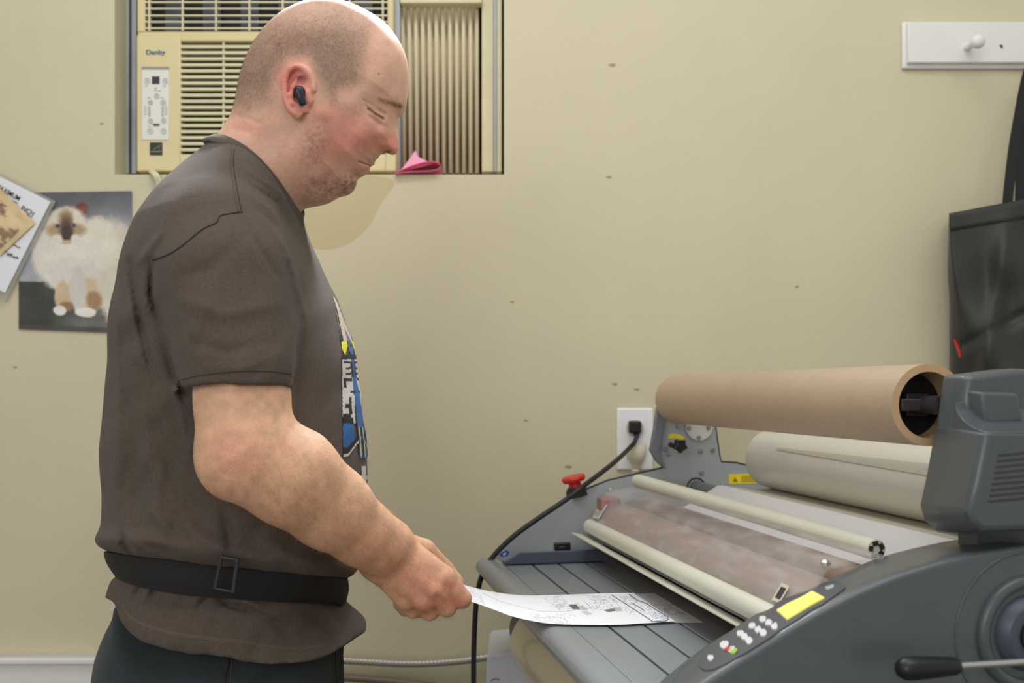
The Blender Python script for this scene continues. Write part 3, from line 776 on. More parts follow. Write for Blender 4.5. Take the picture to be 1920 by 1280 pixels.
b = MB(); pf = [(1244, 745), (1229, 764), (1224, 800), (1216, 843), (1226, 862), (1243, 878), (1232, 845), (1245, 770)]
b.prism([Mp(x, y, V1 - .002) for x, y in pf], V_ * -.012); b.build('bracket_flange', mat('flange_grey', rgb(112, 116, 122), .4), plate, bevel=.001)
def disc(parent, px, py, r, v, m, name, th=.004, n=32, bev=.0008):
    b = MB(); c = Mp(px, py, v); b.cyl(c, c - V_ * th, r, n=n); return b.build(name, m, parent, bevel=bev)
disc(plate, 1310, 799, .0245, V1, M['disc'], 'bearing_disc')
for (x, y) in ((1292, 802), (1328, 801), (1310, 820)):
    disc(plate, x, y, .0038, V1 - .004, M['steel_dull'], 'screw', .0025, 12)
for (x, y) in ((1272, 799), (1247, 842), (1253, 851), (1313, 845), (1336, 843), (1315, 886)):
    disc(plate, x, y, .0042, V1, M['steel_dull'], 'screw', .003, 12)
b = MB(); pts = [(1253, 815), (1262, 812.5), (1273, 814), (1283, 819), (1282, 826), (1272, 822), (1262, 820.5), (1253, 822.5)]; b.prism([Mp(x, y, V1) for x, y in pts], V_ * -.0006); b.build('arc_label', M['yellow'], plate, flat=True)
b = MB(); c = Mp(1258, 834, V1); b.cyl(c, c - V_ * .03, .004, n=16); c2 = Mp(1272, 835, V1 - .035); n_ = 10
star = [c2 + (U_ * math.cos(a) + Z * math.sin(a)) * (.013 if i % 2 else .0085) for i, a in enumerate([k * 2 * math.pi / n_ + .3 for k in range(n_)])]
b.prism(star, V_ * -.014); b.build('star_knob', M['black_plastic'], plate, bevel=.002)
b = MB(); b.cyl(Mp(1257.5, 833.5, V1 - .001), Mp(1257.5, 833.5, V1 - .003), .0045, n=16); b.build('stud', M['black_plastic'], plate)
# warning label
b = MB(); b.prism([Mp(x, y, V1) for x, y in ((1366, 889), (1448, 886), (1452, 905), (1367, 907))], V_ * -.0006); wl = b.build('warning_label', M['yellow'], plate, flat=True)
b = MB(); b.prism([Mp(x, y, V1 - .0006) for x, y in ((1374, 903), (1378, 894), (1383, 903))], V_ * -.0004)
for k in range(4): b.prism([Mp(x, y, V1 - .0006) for x, y in ((1390, 892 + k * 3.2), (1440, 891 + k * 3.2), (1440, 892.2 + k * 3.2), (1390, 893.2 + k * 3.2))], V_ * -.0004)
b.build('label_print', mat('olive_print', rgb(130, 118, 12), .5), wl, flat=True)
b = MB(); b.prism([Mp(x, y, V1) for x, y in ((937, 1038), (950, 1031), (955, 1036), (944, 1046), (940, 1044))], V_ * -.0006); b.build('blue_label', M['blue_label'], plate, flat=True)
b = MB(); b.prism([Mp(x, y, V1 - .0006) for x, y in ((942, 1039), (948, 1035), (950, 1037), (945, 1042))], V_ * -.0004); b.build('label_print', M['panel_white'], plate, flat=True)
# emergency stop
es = Mp(1082, 925, V1 + .012); nrm = (Mp(1075, 895, V1 + .012) - es).normalized()
b = MB(); b.lathe(es - nrm * .004, es + nrm * .012, [(0, .019), (.6, .018), (1, .014)], 24); eb = b.build('stop_button_base', M['black_plastic'], plate)
b = MB(); b.lathe(es + nrm * .010, es + nrm * .030, [(0, .011), (.45, .010), (.55, .018), (.8, .0205), (1, .019)], 28); b.build('stop_button', M['red'], plate)

# feed table
ZT = -.2705
tb = MB(); lipc = (.272, ZT - .015)
prof = [(.288, ZT)] + [(lipc[0] + .0165 * math.cos(a) - .001, lipc[1] + .015 * math.sin(a)) for a in np.linspace(math.pi / 2, math.pi * 1.5, 10)] + [(.45, ZT - .030), (.45, ZT - .012), (.288, ZT - .012)]
mprism(tb, prof, V0 - .02, 1.585)
for (a, c) in ((.2885, .3280), (.3315, .3700), (.3735, .4135), (.4170, .452)):
    mprism(tb, [(a, ZT - .012), (a, ZT), (c, ZT), (c, ZT - .012)], V0 - .02, 1.585)
table = tb.build('feed_table', M['table'], lam, bevel=.0008)
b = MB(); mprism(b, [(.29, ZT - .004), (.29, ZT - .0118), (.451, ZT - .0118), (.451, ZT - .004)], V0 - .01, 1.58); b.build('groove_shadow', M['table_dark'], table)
# side guide with wing knob
b = MB(); g0, g1 = pm(948, 1060, 1.50)[0], pm(1130, 1060, 1.50)[0]
mprism(b, [(g0, ZT + .001), (g1, ZT + .001), (g1 + .002, ZT + .016), (g1 - .004, ZT + .020), (g0 + .022, ZT + .020), (g0, ZT + .006)], 1.50, 1.506)
mprism(b, [(g0, ZT + .001), (g1, ZT + .001), (g1, ZT + .004), (g0, ZT + .004)], 1.50, 1.53); b.build('side_guide', M['guide'], lam, bevel=.001)
kc = Mp(1054, 1037, 1.515); b = MB(); b.cyl(kc - Z * .012, kc + Z * .004, .006, n=20); b.box(kc + Z * .011, (.013, .005, .006), AXM); b.box(kc + Z * .006, (.006, .006, .006), AXM); b.build('wing_knob', M['black_plastic'], lam, bevel=.0015)

# lower roller area, cream bars, slim plate
b = MB(); mprism(b, [(.428, -.236), (.430, -.2395), (.409, -.2345), (.409, -.2325)], V0, 1.575); b.build('infeed_lip', M['bar_cream'], lam, bevel=.0004)
def rod(name, m, uz0, uz1, r, v0=.862, v1=V1 - .02, parent=None, n=40, bev=0.0):
    b = MB(); b.cyl(Mw(uz0[0], v0, uz0[1]), Mw(uz1[0], v1, uz1[1]), r, n=n); return b.build(name, m, parent or lam, bevel=bev)
a0, a1 = pm(1436, 1152, .89), pm(1106, 986, 1.56)
rod('lower_crossbar', M['bar_cream'], a0, a1, .0115, .86, 1.56, bev=.002)
a0, a1 = pm(1643, 1030, .905), pm(1196, 901, 1.56)
ub = rod('upper_crossbar', M['bar_cream'], a0, a1, .0108, .905, 1.56, bev=.001)
b = MB()
for k in range(5):
    a = k * 2 * math.pi / 5 + .5; c = Mw(a0[0], .9046, a0[1]) + (U_ * math.cos(a) + Z * math.sin(a)) * .0062; b.box(c, (.0022, .0008, .003), (U_ * math.cos(a) + Z * math.sin(a), V_, Z * math.cos(a) - U_ * math.sin(a)))
b.build('end_slot', mat('slot_dark', rgb(48, 36, 28), .7), ub)
rod('pull_roller', M['roller'], (.478, -.218), (.478, -.218), .036)
b = MB(); b.box(Mw(.462, 1.535, -.192), (.016, .016, .020), AXM); b.build('gear_cover', mat('dusty_pink', rgb(150, 112, 108), .6), lam, bevel=.004)
rod('pressure_roller', M['dark_roller'], (.470, -.292), (.470, -.292), .036)
rod('heat_roller', M['roller'], (.545, -.205), (.545, -.205), .026)
b = MB(); mprism(b, [(.437, -.226), (.437, -.2385), (.446, -.2385), (.446, -.226)], V0, 1.57); b.build('roller_shroud', M['steel_dull'], lam)
b = MB(); mprism(b, [(.46, -.262), (.62, -.262), (.62, -.266), (.46, -.266)], V0, 1.59); b.build('inner_floor', M['table_dark'], lam)
# transparent shield
sh = [(.436, -.211), (.4665, -.1645), (.524, -.1555)]
b = MB(); mprism(b, sh + [(u + .0012, z - .0025) for u, z in reversed(sh)], .850, 1.555); shield = b.build('safety_shield', M['shield'], lam)
for v in (V0 + .004, 1.553):
    c = [(.436, -.211), (.4665, -.1645), (.524, -.1555), (.524, -.160), (.468, -.170), (.440, -.213)]
for (px, py, v) in ((1568, 1061, .856), (1150, 915, 1.548)):
    u = .4665 + .002; b = MB(); c = Mw(u, v, -.1640); b.lathe(c, c + Z * .005, [(0, .0045), (.6, .0045), (1, .002)], 16); b.build('shield_screw', M['steel'], shield)
def shp(t, v, off=.0006):      # point on the front slope of the shield
    u = .436 + (.4665 - .436) * t; z = -.211 + (.0465) * t; return Mw(u - off * .8, v, z + off)
def shl(v0, v1, t0, t1, m, name, par, off=.0008):
    b = MB(); b.add([shp(t0, v0, off), shp(t0, v1, off), shp(t1, v1, off), shp(t1, v0, off)], [(0, 1, 2, 3)]); return b.build(name, m, par, thick=.0003, flat=True)
s1 = shl(1.545, 1.515, .12, .60, M['panel_white'], 'shield_label', shield); shl(1.543, 1.518, .15, .57, M['grey_print'], 'label_print', s1, .0012); shl(1.544, 1.539, .30, .50, M['yellow'], 'label_print', s1, .0016)
s2 = shl(.906, .889, .1, .45, M['beige_plastic'], 'shield_label', shield); shl(.902, .892, .16, .38, M['dark_print'], 'label_print', s2, .0012)
# film web up to the rolls
web = [(.735, -.160), (.690, -.1605), (.640, -.1535)]
b = MB(); mprism(b, web + [(u, z - .0008) for u, z in reversed(web)], V0 + .004, 1.50); wo = b.build('film_web', M['web'], lam)
web2 = [(.640, -.1532), (.632, -.1540), (.612, -.166), (.585, -.182), (.560, -.196)]
b = MB(); mprism(b, web2 + [(u, z - .0008) for u, z in reversed(web2)], V0 + .004, 1.50); b.build('white_web', M['web_white'], lam, angle=60)
rod('idler_roller', M['steel_dull'], (.636, -.1665), (.636, -.1665), .0115, V0, V1)
b = MB(); c = Mw(.636, V1 - .001, -.1665); b.tube([c + (U_ * math.cos(a) + Z * math.sin(a)) * .016 for a in np.linspace(0, 2 * math.pi, 25)[:-1]], .0013, 8, closed=True); b.build('idler_bearing', M['black_plastic'], lam)

# near side housing: curved top strip, outer face
oz = [(1250, 1330), (1329, 1275), (1390, 1235), (1453, 1197), (1505, 1163), (1559, 1133), (1630, 1098), (1701, 1070), (1750, 1056), (1807, 1041), (1920, 1023), (2010, 1012)]
iz = [(1190, 1308), (1250, 1262), (1307, 1214), (1371, 1176), (1438, 1138), (1490, 1111), (1541, 1087), (1616, 1052), (1660, 1037), (1712, 1024), (1780, 1010), (1850, 1003), (1900, 998)]
VO, VI = .775, V0
co = np.array([pm(x, y, VO) for x, y in oz]); ci = np.array([pm(x, y, VI) for x, y in iz])
us = np.linspace(.275, .66, 50); us_o = us - .012
def zo(u): return np.interp(u, co[:, 0], co[:, 1])
def zi(u): return np.interp(u, ci[:, 0], ci[:, 1])
def smoothed(f, u): return sum(f(u + d) for d in np.linspace(-.02, .02, 9)) / 9
ZO = smoothed(zo, us); ZI = smoothed(zi, us)
ZO[-6:] = np.linspace(ZO[-6], ZO[-6] - .004, 6); ZI[-6:] = np.linspace(ZI[-6], ZI[-6] - .004, 6)
ZI = np.minimum(ZI, ZO + .004)
b = MB(); rs = []
for i, u in enumerate(us):
    zb = -.46
    prof = [(VO, zb), (VO, ZO[i] - .006)]
    for t in np.linspace(0, math.pi / 2, 5)[1:]: prof.append((VO + .006 * (1 - math.cos(t)), ZO[i] - .006 + .006 * math.sin(t)))
    for t in np.linspace(0, 1, 8)[1:-1]:
        prof.append((VO + .006 + (VI - .006 - VO - .006) * t, ZO[i] + (ZI[i] - ZO[i]) * (t * .6 + .4 * t * t)))
    prof += [(VI - .006, ZI[i]), (VI - .002, ZI[i] - .002), (VI, ZI[i] - .007), (VI, zb)]
    rs.append([Mw(u, v, z) for v, z in prof])
b.rings(rs); house = b.build('near_side_housing', M['machine'], lam, angle=50)
def SP(u, f, off=0.0):         # point on the housing's top strip; f 0 outer .. 1 inner
    t = f; ZOu = float(np.interp(u, us, ZO)); ZIu = float(np.interp(u, us, ZI))
    z = ZOu + (ZIu - ZOu) * (t * .6 + .4 * t * t); v = VO + .006 + (VI - .012 - VO) * f
    return Mw(u, v, z + off)
def strip_patch(pts, off, th, name, m, par, bev=.0005):
    b = MB(); n = len(pts); cu = sum(p[0] for p in pts) / n; cf = sum(p[1] for p in pts) / n
    rg = [[SP(u, f, off - .003) for u, f in pts]] + [[SP(cu + (u - cu) * k, cf + (f - cf) * k, off + th + .0006) for u, f in pts] for k in (1, .85, .7, .55, .4, .25, .1)]
    b.rings(rg)
    return b.build(name, m, par, angle=50)
def inv_strip(px, py):
    best = None
    for u in np.linspace(.29, .56, 136):
        for f in np.linspace(-.1, 1.1, 61):
            p = SP(float(u), float(f)); qx = 960 + p.x * F_PX / p.y; qy = 730 - (p.z - CAM_Z) * F_PX / p.y
            e = (qx - px) ** 2 + (qy - py) ** 2
            if best is None or e < best[0]: best = (e, float(u), float(f))
    return best[1:]
def strip_px(pts): return [inv_strip(x, y) for x, y in pts]
oval = spline([(1310, 1240), (1325, 1222), (1380, 1178), (1440, 1138), (1500, 1108), (1552, 1092), (1578, 1094), (1583, 1104), (1560, 1122), (1500, 1160), (1440, 1200), (1380, 1236), (1335, 1256), (1312, 1254)], 3)
keypad = strip_patch(strip_px(oval.tolist()), 0, .0006, 'keypad', M['panel_dark'], lam)
def kp(pts, name, m, th=.0018, sm=True):
    return strip_patch(strip_px(spline(pts, 3).tolist() if sm else pts), 0, th, name, m, keypad)
lcdq = [(1455, 1147), (1522, 1112), (1546, 1124), (1476, 1165)]
lcdq = [tuple(np.array(lcdq[i]) * (1 - t) + np.array(lcdq[(i + 1) % 4]) * t) for i in range(4) for t in (0, .33, .66)]
kp([tuple(p) for p in lcdq], 'display', M['lcd'], sm=False)
def btn(x, y, w=10, h=7, m='btn_white'):
    d = np.array([.88, -.47]); e = np.array([.45, .70])
    kp([tuple(np.array([x, y]) + d * w * math.cos(a) * .5 + e * h * math.sin(a)) for a in [i * math.pi / 4 for i in range(8)]], 'button', M[m])
for (x, y) in ((1430, 1164), (1441, 1171), (1452, 1178), (1410, 1177), (1421, 1184), (1431, 1190), (1388, 1191), (1396, 1198), (1405, 1205)): btn(x, y, 13, 7)
btn(1358, 1212, 17, 8); btn(1366, 1220, 17, 4, 'red'); btn(1374, 1224, 17, 7, 'btn_green'); btn(1371, 1221, 15, 6); btn(1332, 1237, 11, 7)
kp([(1548, 1103), (1560, 1098), (1564, 1102), (1553, 1108)], 'logo_mark', M['grey_print'], .001)

# end head over the film mandrel
def HP(px, py, v): return Mp(px, py, v)
VHo, VHi = .765, .852
oc = [(1838, 812), (1818, 900), (1806, 958), (1814, 980), (1832, 1000), (1990, 985), (2060, 940), (2070, 800)]
ic_u = [pm(x, y, VHi) for x, y in ((1757, 805), (1740, 885), (1727, 948), (1736, 975), (1765, 999))]
def lo_ring(v, t):
    o_ = [pm(x, y, VHo) for x, y in oc]; d = [(.580, -.037), (.570, -.080), (.5625, -.110), (.567, -.124), (.582, -.1365), (.70, -.136), (.712, -.12), (.712, -.037)]
    return [(o_[i][0] * (1 - t) + d[i][0] * t, o_[i][1] * (1 - t) + d[i][1] * t) for i in range(8)]
oo = [(.568, -.0375), (.559, -.079), (.551, -.105), (.556, -.116), (.566, -.1245), (.700, -.1245), (.710, -.112), (.710, -.0375)]
ii = [(.5795, -.034), (.570, -.080), (.5628, -.110), (.567, -.124), (.582, -.1365), (.705, -.136), (.716, -.12), (.716, -.034)]
b = MB(); b.rings([[Mw(u + .004 * s1_, v, z + s2_) for (u, z), s1_, s2_ in zip(o_, (1, 1, 1, .8, .4, -.5, -1, -1), (-.0, 0, .0, .002, .004, .004, 0, 0))] if v in (VHo,) else [Mw(u, v, z) for u, z in o_] for v, o_ in ((VHo, oo), (VHo + .005, oo), (VHi, ii))])
head = b.build('end_head', M['machine'], lam, bevel=.0035, seg=3)
ui = [(.5795, -.040), (.5865, .010), (.589, .0135), (.640, .0195), (.668, .018), (.690, .004), (.700, -.02), (.703, -.040)]
b = MB(); b.rings([[Mw(u + .003, VHi - .038, z - .003) for u, z in ui], [Mw(u, VHi - .033, z) for u, z in ui], [Mw(u, VHi, z) for u, z in ui]]); b.build('upper_cover', M['machine'], head, bevel=.003, seg=3)
# concave sweep between the upper cover and the lower block
b = MB(); rs = []
for t in np.linspace(0, math.pi / 2, 8):
    v = VHi - .036 - .050 * (1 - math.cos(t)); z = -.037 + .026 * (1 - math.sin(t)); rs.append((v, z))
prof = rs + [(VHo + .003, -.050), (VHi - .034, -.050)]
b.prism([Mw(.5715 + .004, v, z) for v, z in prof], U_ * .128); b.build('cover_fillet', M['machine'], head, bevel=.0015)
q = [pm(1838, 736, .805), pm(1906, 738, .805), pm(1915, 790, .805), pm(1846, 795, .805)]
b = MB(); b.rings([[Mw(u, .802, z) for u, z in q], [Mw((u - .618) * 1.25 + .617, VHi - .034, (z + .014) * 1.25 - .014) for u, z in q]]); b.build('latch_boss', M['machine'], head, bevel=.003, seg=3)
M['vent'] = mat('vent_slot', rgb(58, 54, 56), .6)
b = MB()
for k in range(9):
    t = k / 8; x0 = 1871 - 18 * t; y0 = 854 + 86 * t
    p = [pm(x0, y0 - 1.6, VHo), pm(1990, y0 - 12 - 1.6, VHo), pm(1990, y0 - 12 + 1.6, VHo), pm(x0 + 1, y0 + 1.6, VHo)]
    b.prism([Mw(u, VHo - .0006, z) for u, z in p], V_ * .002)
b.build('vent_slot', M['vent'], head, flat=True)
b = MB(); b.box(Mw(.655, .832, -.146), (.055, .014, .016), AXM); b.build('head_foot', M['machine'], lam)

# hand wheel recess and lever on the outer face
cc = pm(1928, 1186, VO); 
def arc(r, w, dv, name, m):
    b = MB(); b.tube([Mw(cc[0] + r * math.cos(a), VO + dv, cc[1] + r * math.sin(a)) for a in np.linspace(0, 2 * math.pi, 49)[:-1]], w, 10, closed=True); return b.build(name, m, lam)
arc(.072, .0012, .000, 'recess_rim', M['machine']); arc(.046, .006, -.001, 'wheel_rim', M['machine'])
b = MB(); c = Mw(cc[0], VO, cc[1]); b.lathe(c + V_ * .0, c - V_ * .010, [(0, .034), (.5, .032), (1, .026)], 40); hw = b.build('hand_wheel', M['guide'], lam)
b = MB(); b.cyl(c - V_ * .009, c - V_ * .013, .016, n=32); b.build('wheel_hub', M['black_plastic'], hw)
g0, g1 = Mp(1682, 1254, .735), Mp(1796, 1248, .735); b = MB(); b.lathe(g0, g1, [(0, .003), (.03, .0065), (.12, .0092), (.25, .0098), (.6, .0088), (.93, .0075), (1, .006)], 32)
lever = b.build('lever_grip', M['black_plastic'], lam)
b = MB(); e = Mp(1990, 1236, .735); b.cyl(g1 - (g1 - g0) * .05, e, .0030, n=16); b.cyl(e, e + V_ * .04, .004, n=16); b.build('lever_rod', M['steel'], lever)

# body under the table down to the floor
b = MB(); mprism(b, [(.40, -.44), (.68, -.44), (.68, -.31), (.40, -.31)], V0 - .005, V1 - .002); b.build('body', M['machine'], lam)
for v in (.84, 1.55):
    b = MB(); mprism(b, [(.36, -CAM_Z), (.64, -CAM_Z), (.64, -CAM_Z + .04), (.55, -CAM_Z + .04), (.55, -.44), (.45, -.44), (.45, -CAM_Z + .04), (.36, -CAM_Z + .04)], v, v + .04); b.build('stand_leg', M['plate'], lam, bevel=.002)

# tubes and rolls resting on the machine
r_o, r_i = .0402, .0325
ax0, ax1 = pm(1742, 759, .873), pm(1272, 748, 1.562)
def tubeobj(name, m, a0, a1, v0, v1, ro, ri, label, cat, medge=None, n=64):
    p0, p1 = Mw(a0[0], v0, a0[1]), Mw(a1[0], v1, a1[1]); root = empty(name, (p0 + p1) / 2 - Z * ro, label, cat)
    b = MB(); d = (p1 - p0).normalized(); a = Z - d * Z.dot(d); a.normalize(); c = d.cross(a)
    def rg(p, r): return [p + (a * math.cos(2 * math.pi * i / n) + c * math.sin(2 * math.pi * i / n)) * r for i in range(n)]
    b.rings([rg(p0, ro), rg(p1, ro)], cap=False); b.build('outer_surface', m, root, fix=False)
    b = MB(); b.rings([rg(p0, ri), rg(p0, ro), ], cap=False); b.rings([rg(p1, ro), rg(p1, ri)], cap=False); b.rings([rg(p1, ri), rg(p0, ri)], cap=False); b.build('tube_wall', medge or m, root, fix=False)
    return root, p0, p1
kr, p0, p1 = tubeobj('cardboard_tube', M['kraft'], ax0, ax1, .873, 1.562, r_o, r_i, 'empty brown cardboard tube across the top of the laminator', 'tube', M['kraft_edge'])
b = MB(); d = (p1 - p0).normalized(); b.cyl(p0 - d * .02, p1 + d * .034, .009, n=24); md = b.build('upper_mandrel', M['core2'], lam)
b = MB(); b.cyl(p0 + d * .03, p0 + d * .06, r_i - .0012, n=48); b.build('core_chuck', M['core'], md)
b = MB(); b.box(p0 + d * .024, (.012, .006, .011), AXM); b.box(p0 + d * .012, (.028, .010, .006), AXM); b.build('chuck_bracket', M['core2'], md, bevel=.001)
fr, f0, f1 = tubeobj('film_roll', M['film'], (.728, -.112), (.728, -.112), V0 + .004, 1.50, .0475, .030, 'thick white film roll behind the crossbars, under the cardboard tube', 'film roll', M['film'])
b = MB(); b.cyl(f0 - V_ * .03, f1 - V_ * .002, .014, n=32); b.cyl(f1 - V_ * .004, f1 - V_ * .02, .0295, n=32); b.build('lower_mandrel', M['plate'], lam)
# loose tail of film on the roll
M['tail'] = mat('film_tail', rgb(196, 192, 178), .2)
b = MB(); rr = .0484
def tail(u, v_):
    a = math.radians(150 + 34 * v_ - 6 * u); return Mw(.728, 1.40 - .50 * u, -.112) + (U_ * math.cos(a) + Z * math.sin(a)) * rr
b.sheet(lambda u, v_: tail(u, v_ * (.12 + .5 * u)), 30, 8); b.build('loose_tail', M['tail'], fr, fix=False)
fr2, f0, f1 = tubeobj('film_roll', M['film_low'], (.352, -.392), (.352, -.392), V0, 1.50, .058, .040, 'cream film roll hanging below the feed table', 'film roll', mat('roll_end', rgb(200, 194, 170), .4))
b = MB(); b.cyl(Mw(.352, 1.498, -.392), Mw(.352, 1.600, -.392), .0395, n=32); b.cyl(Mw(.352, V0 + .001, -.392), Mw(.352, V0 - .01, -.392), .0395, n=32); b.cyl(Mw(.352, V0, -.392), Mw(.352, 1.5, -.392), .03, n=24); b.build('supply_mandrel', M['dark_roller'], lam)

# cloudy plastic wrapped packet beside the roll
D = 1.60
b = MB(); rs = []
pk = [(913, 1232), (921, 1226), (955, 1222), (992, 1221), (1005, 1400), (908, 1400)]
b.prism([P(x, y, D) for x, y in pk], (0, .16, 0)); pkt = b.build('packet', M['bag_clear'], None, bevel=.004, seg=3); recentre(pkt); tag(pkt, 'cloudy plastic wrapped packet standing by the wall under the film roll', 'packet')
pkt.location.z = pkt.location.z
b = MB(); b.tube([P(920, 1277, D - .001), P(924, 1273, D - .001), P(932, 1272, D - .001), P(937, 1274, D - .001)], .0008, 6); b.build('pink_writing', mat('pink_ink', rgb(150, 100, 110), .6), pkt)

# ---------------------------------------------------------------- printed sheets
def photo_uv_sheet(name, near, far, n, fn, m, label=None):
    """sheet spanned between a near edge and a far edge, both lists of (px, py, depth)"""
    N_ = spline([tuple(P(*p)) for p in near], 12, False); F_ = spline([tuple(P(*p)) for p in far], 12, False)
    def res(a, k):
        L = np.r_[0, np.cumsum(np.linalg.norm(np.diff(a, axis=0), axis=1))]; return np.stack([np.interp(np.linspace(0, L[-1], k), L, a[:, c]) for c in range(3)], 1)
    nu, nv = n; A = res(N_, nu + 1); B = res(F_, nu + 1); T = np.linspace(0, 1, nv + 1)[:, None, None]
    v = (A[None] * (1 - T) + B[None] * T).reshape(-1, 3)
    px = 960 + v[:, 0] * F_PX / v[:, 1]; py = 730 - (v[:, 2] - CAM_Z) * F_PX / v[:, 1]
    I = (np.arange(nv)[:, None] * (nu + 1) + np.arange(nu)[None, :]).ravel(); f = np.stack([I, I + 1, I + nu + 2, I + nu + 1], 1)
    return np_mesh(name, v, f, m, None, lin(np.clip(fn(px, py), 0, 255)))
def par_mask(px, py, q):       # parallelogram mask and local coordinates
    o = np.array(q[0], float); a = np.array(q[1], float) - o; c = np.array(q[2], float) - o; det = a[0] * c[1] - a[1] * c[0]
    dx, dy = px - o[0], py - o[1]; s_ = (dx * c[1] - dy * c[0]) / det; t = (a[0] * dy - a[1] * dx) / det
    return s_, t, (s_ > 0) & (s_ < 1) & (t > 0) & (t < 1)
def sheet_fn(px, py):
    col = np.ones((len(px), 3)) * np.array([236, 238, 243.])
    def block(q, cols_, rows, dark, fill=.55, seed=1):
        s_, t, m_ = par_mask(px, py, q); a = s_ * cols_; c = t * rows
        tx = vnoise(np.floor(a * 3), np.floor(c), seed) > (1 - fill); ln = (c % 1 < .5)
        k = m_ & tx & ln; col[k] = col[k] * .3 + np.array(dark) * .7
        e = m_ & ((s_ < .02) | (s_ > .98)); col[e] = col[e] * .6 + np.array(dark) * .4
    G = (158, 164, 178)
    block([(1018, 1119), (1052, 1116), (1038, 1140)], 4, 14, G, .5, 1); block([(1100, 1117), (1142, 1114), (1118, 1132)], 5, 12, G, .5, 2)
    block([(1036, 1132), (1082, 1130), (1052, 1146)], 5, 8, (120, 126, 140), .45, 3); block([(994, 1150), (1058, 1158), (1014, 1168)], 8, 10, G, .5, 4)
    block([(1095, 1126), (1150, 1122), (1112, 1146)], 7, 8, (130, 136, 150), .25, 5); block([(880, 1106), (900, 1112), (890, 1130)], 3, 12, G, .4, 6)
    block([(1160, 1117), (1186, 1118), (1172, 1130)], 4, 8, (120, 128, 145), .6, 7); block([(1214, 1146), (1246, 1150), (1232, 1166)], 4, 10, (120, 128, 145), .55, 8)
    block([(1180, 1132), (1215, 1136), (1200, 1150)], 4, 7, (150, 156, 170), .3, 9); block([(1168, 1138), (1185, 1140), (1176, 1152)], 3, 5, G, .4, 10)
    block([(1040, 1152), (1066, 1148), (1056, 1160)], 5, 8, G, .35, 11)
    for q, g in (([(1066, 1133), (1080, 1132.5), (1074, 1142)], 95), ([(1082, 1136), (1092, 1134), (1094, 1144)], 190), ([(1130, 1143), (1152, 1140), (1140, 1147)], 110), ([(1088, 1146), (1100, 1144), (1100, 1153)], 200), ([(1150, 1139), (1162, 1138), (1156, 1146)], 185)):
        s_, t, m_ = par_mask(px, py, q); col[m_] = g
    def line(pts, w, c):
        for i in range(len(pts) - 1):
            d, _ = seg_d(px, py, *pts[i], *pts[i + 1]); m_ = np.clip(w - d + .3, 0, 1)[:, None]; col[:] = col * (1 - m_) + np.array(c, float) * m_
    K = (58, 66, 92)
    line([(1147, 1115), (1223, 1164)], .9, K); line([(1180, 1114), (1195, 1125), (1212, 1131), (1232, 1144), (1252, 1156), (1253, 1161), (1248, 1164), (1222, 1165)], .9, K)
    line([(1187, 1131), (1208, 1144)], .8, (40, 46, 60)); line([(1172, 1131), (1188, 1131), (1198, 1126)], .35, (120, 126, 140))
    line([(905, 1111), (940, 1128), (975, 1137), (1010, 1145), (1060, 1146), (1100, 1140), (1125, 1139)], .4, (150, 155, 175)); line([(870, 1097), (930, 1113), (1000, 1119), (1147, 1115)], .3, (190, 194, 205))
    return col
s1 = photo_uv_sheet('printed_sheet', [(845, 1116, 1.175), (885, 1128, 1.167), (925, 1142, 1.163), (960, 1155, 1.160), (1005, 1165, 1.146), (1050, 1170, 1.137), (1150, 1171, 1.134), (1210, 1168, 1.141), (1266, 1164, 1.149)],
     [(842, 1084, 1.30), (868, 1095, 1.303), (900, 1104, 1.300), (930, 1110, 1.297), (965, 1114.5, 1.294), (1000, 1116, 1.294), (1060, 1114.5, 1.300), (1130, 1112, 1.308), (1188, 1111, 1.312)], (640, 250), sheet_fn, M['paper'])
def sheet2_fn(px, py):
    col = np.ones((len(px), 3)) * np.array([196, 196, 196.])  # the laminator's shade on this sheet is put into its grey
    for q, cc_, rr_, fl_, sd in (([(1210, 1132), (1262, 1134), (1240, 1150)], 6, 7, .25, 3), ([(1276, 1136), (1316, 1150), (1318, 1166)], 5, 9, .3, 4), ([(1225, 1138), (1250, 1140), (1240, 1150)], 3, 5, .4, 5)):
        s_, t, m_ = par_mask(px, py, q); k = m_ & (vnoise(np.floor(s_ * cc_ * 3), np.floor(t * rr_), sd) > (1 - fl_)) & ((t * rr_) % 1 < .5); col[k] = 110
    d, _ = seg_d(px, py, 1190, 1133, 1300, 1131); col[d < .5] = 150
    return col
s2 = photo_uv_sheet('shaded_sheet', [(1205, 1169, 1.1415), (1250, 1166, 1.150), (1300, 1166, 1.151), (1358, 1166, 1.151)], [(1150, 1113.5, 1.309), (1188, 1112, 1.313), (1225, 1110, 1.321), (1262, 1108.5, 1.327)], (220, 120), sheet2_fn, M['paper'])
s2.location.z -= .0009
for o_, l_ in ((s1, 'white printed sheet held by the man and fed over the laminator table'), (s2, 'printed sheet entering the laminator under the white sheet, shade painted into its grey')):
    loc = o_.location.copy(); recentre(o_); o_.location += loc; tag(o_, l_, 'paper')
b = MB(); b.prism([Mp(*q, .95) for q in ((1338, 1163), (1362, 1164), (1392, 1184), (1376, 1190))], (0, 0, .0008)); 
# ================================================================ the man
DM = 1.25; Q = DM / F_PX
def SA(a, b, y=0.0): return np.array([(a - 960) * Q, DM + y, CAM_Z + (730 - b) * Q])     # sagittal-plane point
def PN(px, py, d): return np.array(P(px, py, d))
def near_(px, py, w):                     # photo pixel seen on the near side, w metres off the sagittal plane -> sagittal pixel
    k = (DM - w) / DM; return 960 + (px - 960) * k, 730 + (py - 730) * k
man = empty('person', (-.34, DM, 0.0), 'standing man in a brown T-shirt with buzzed hair, feeding paper into the laminator', 'person')

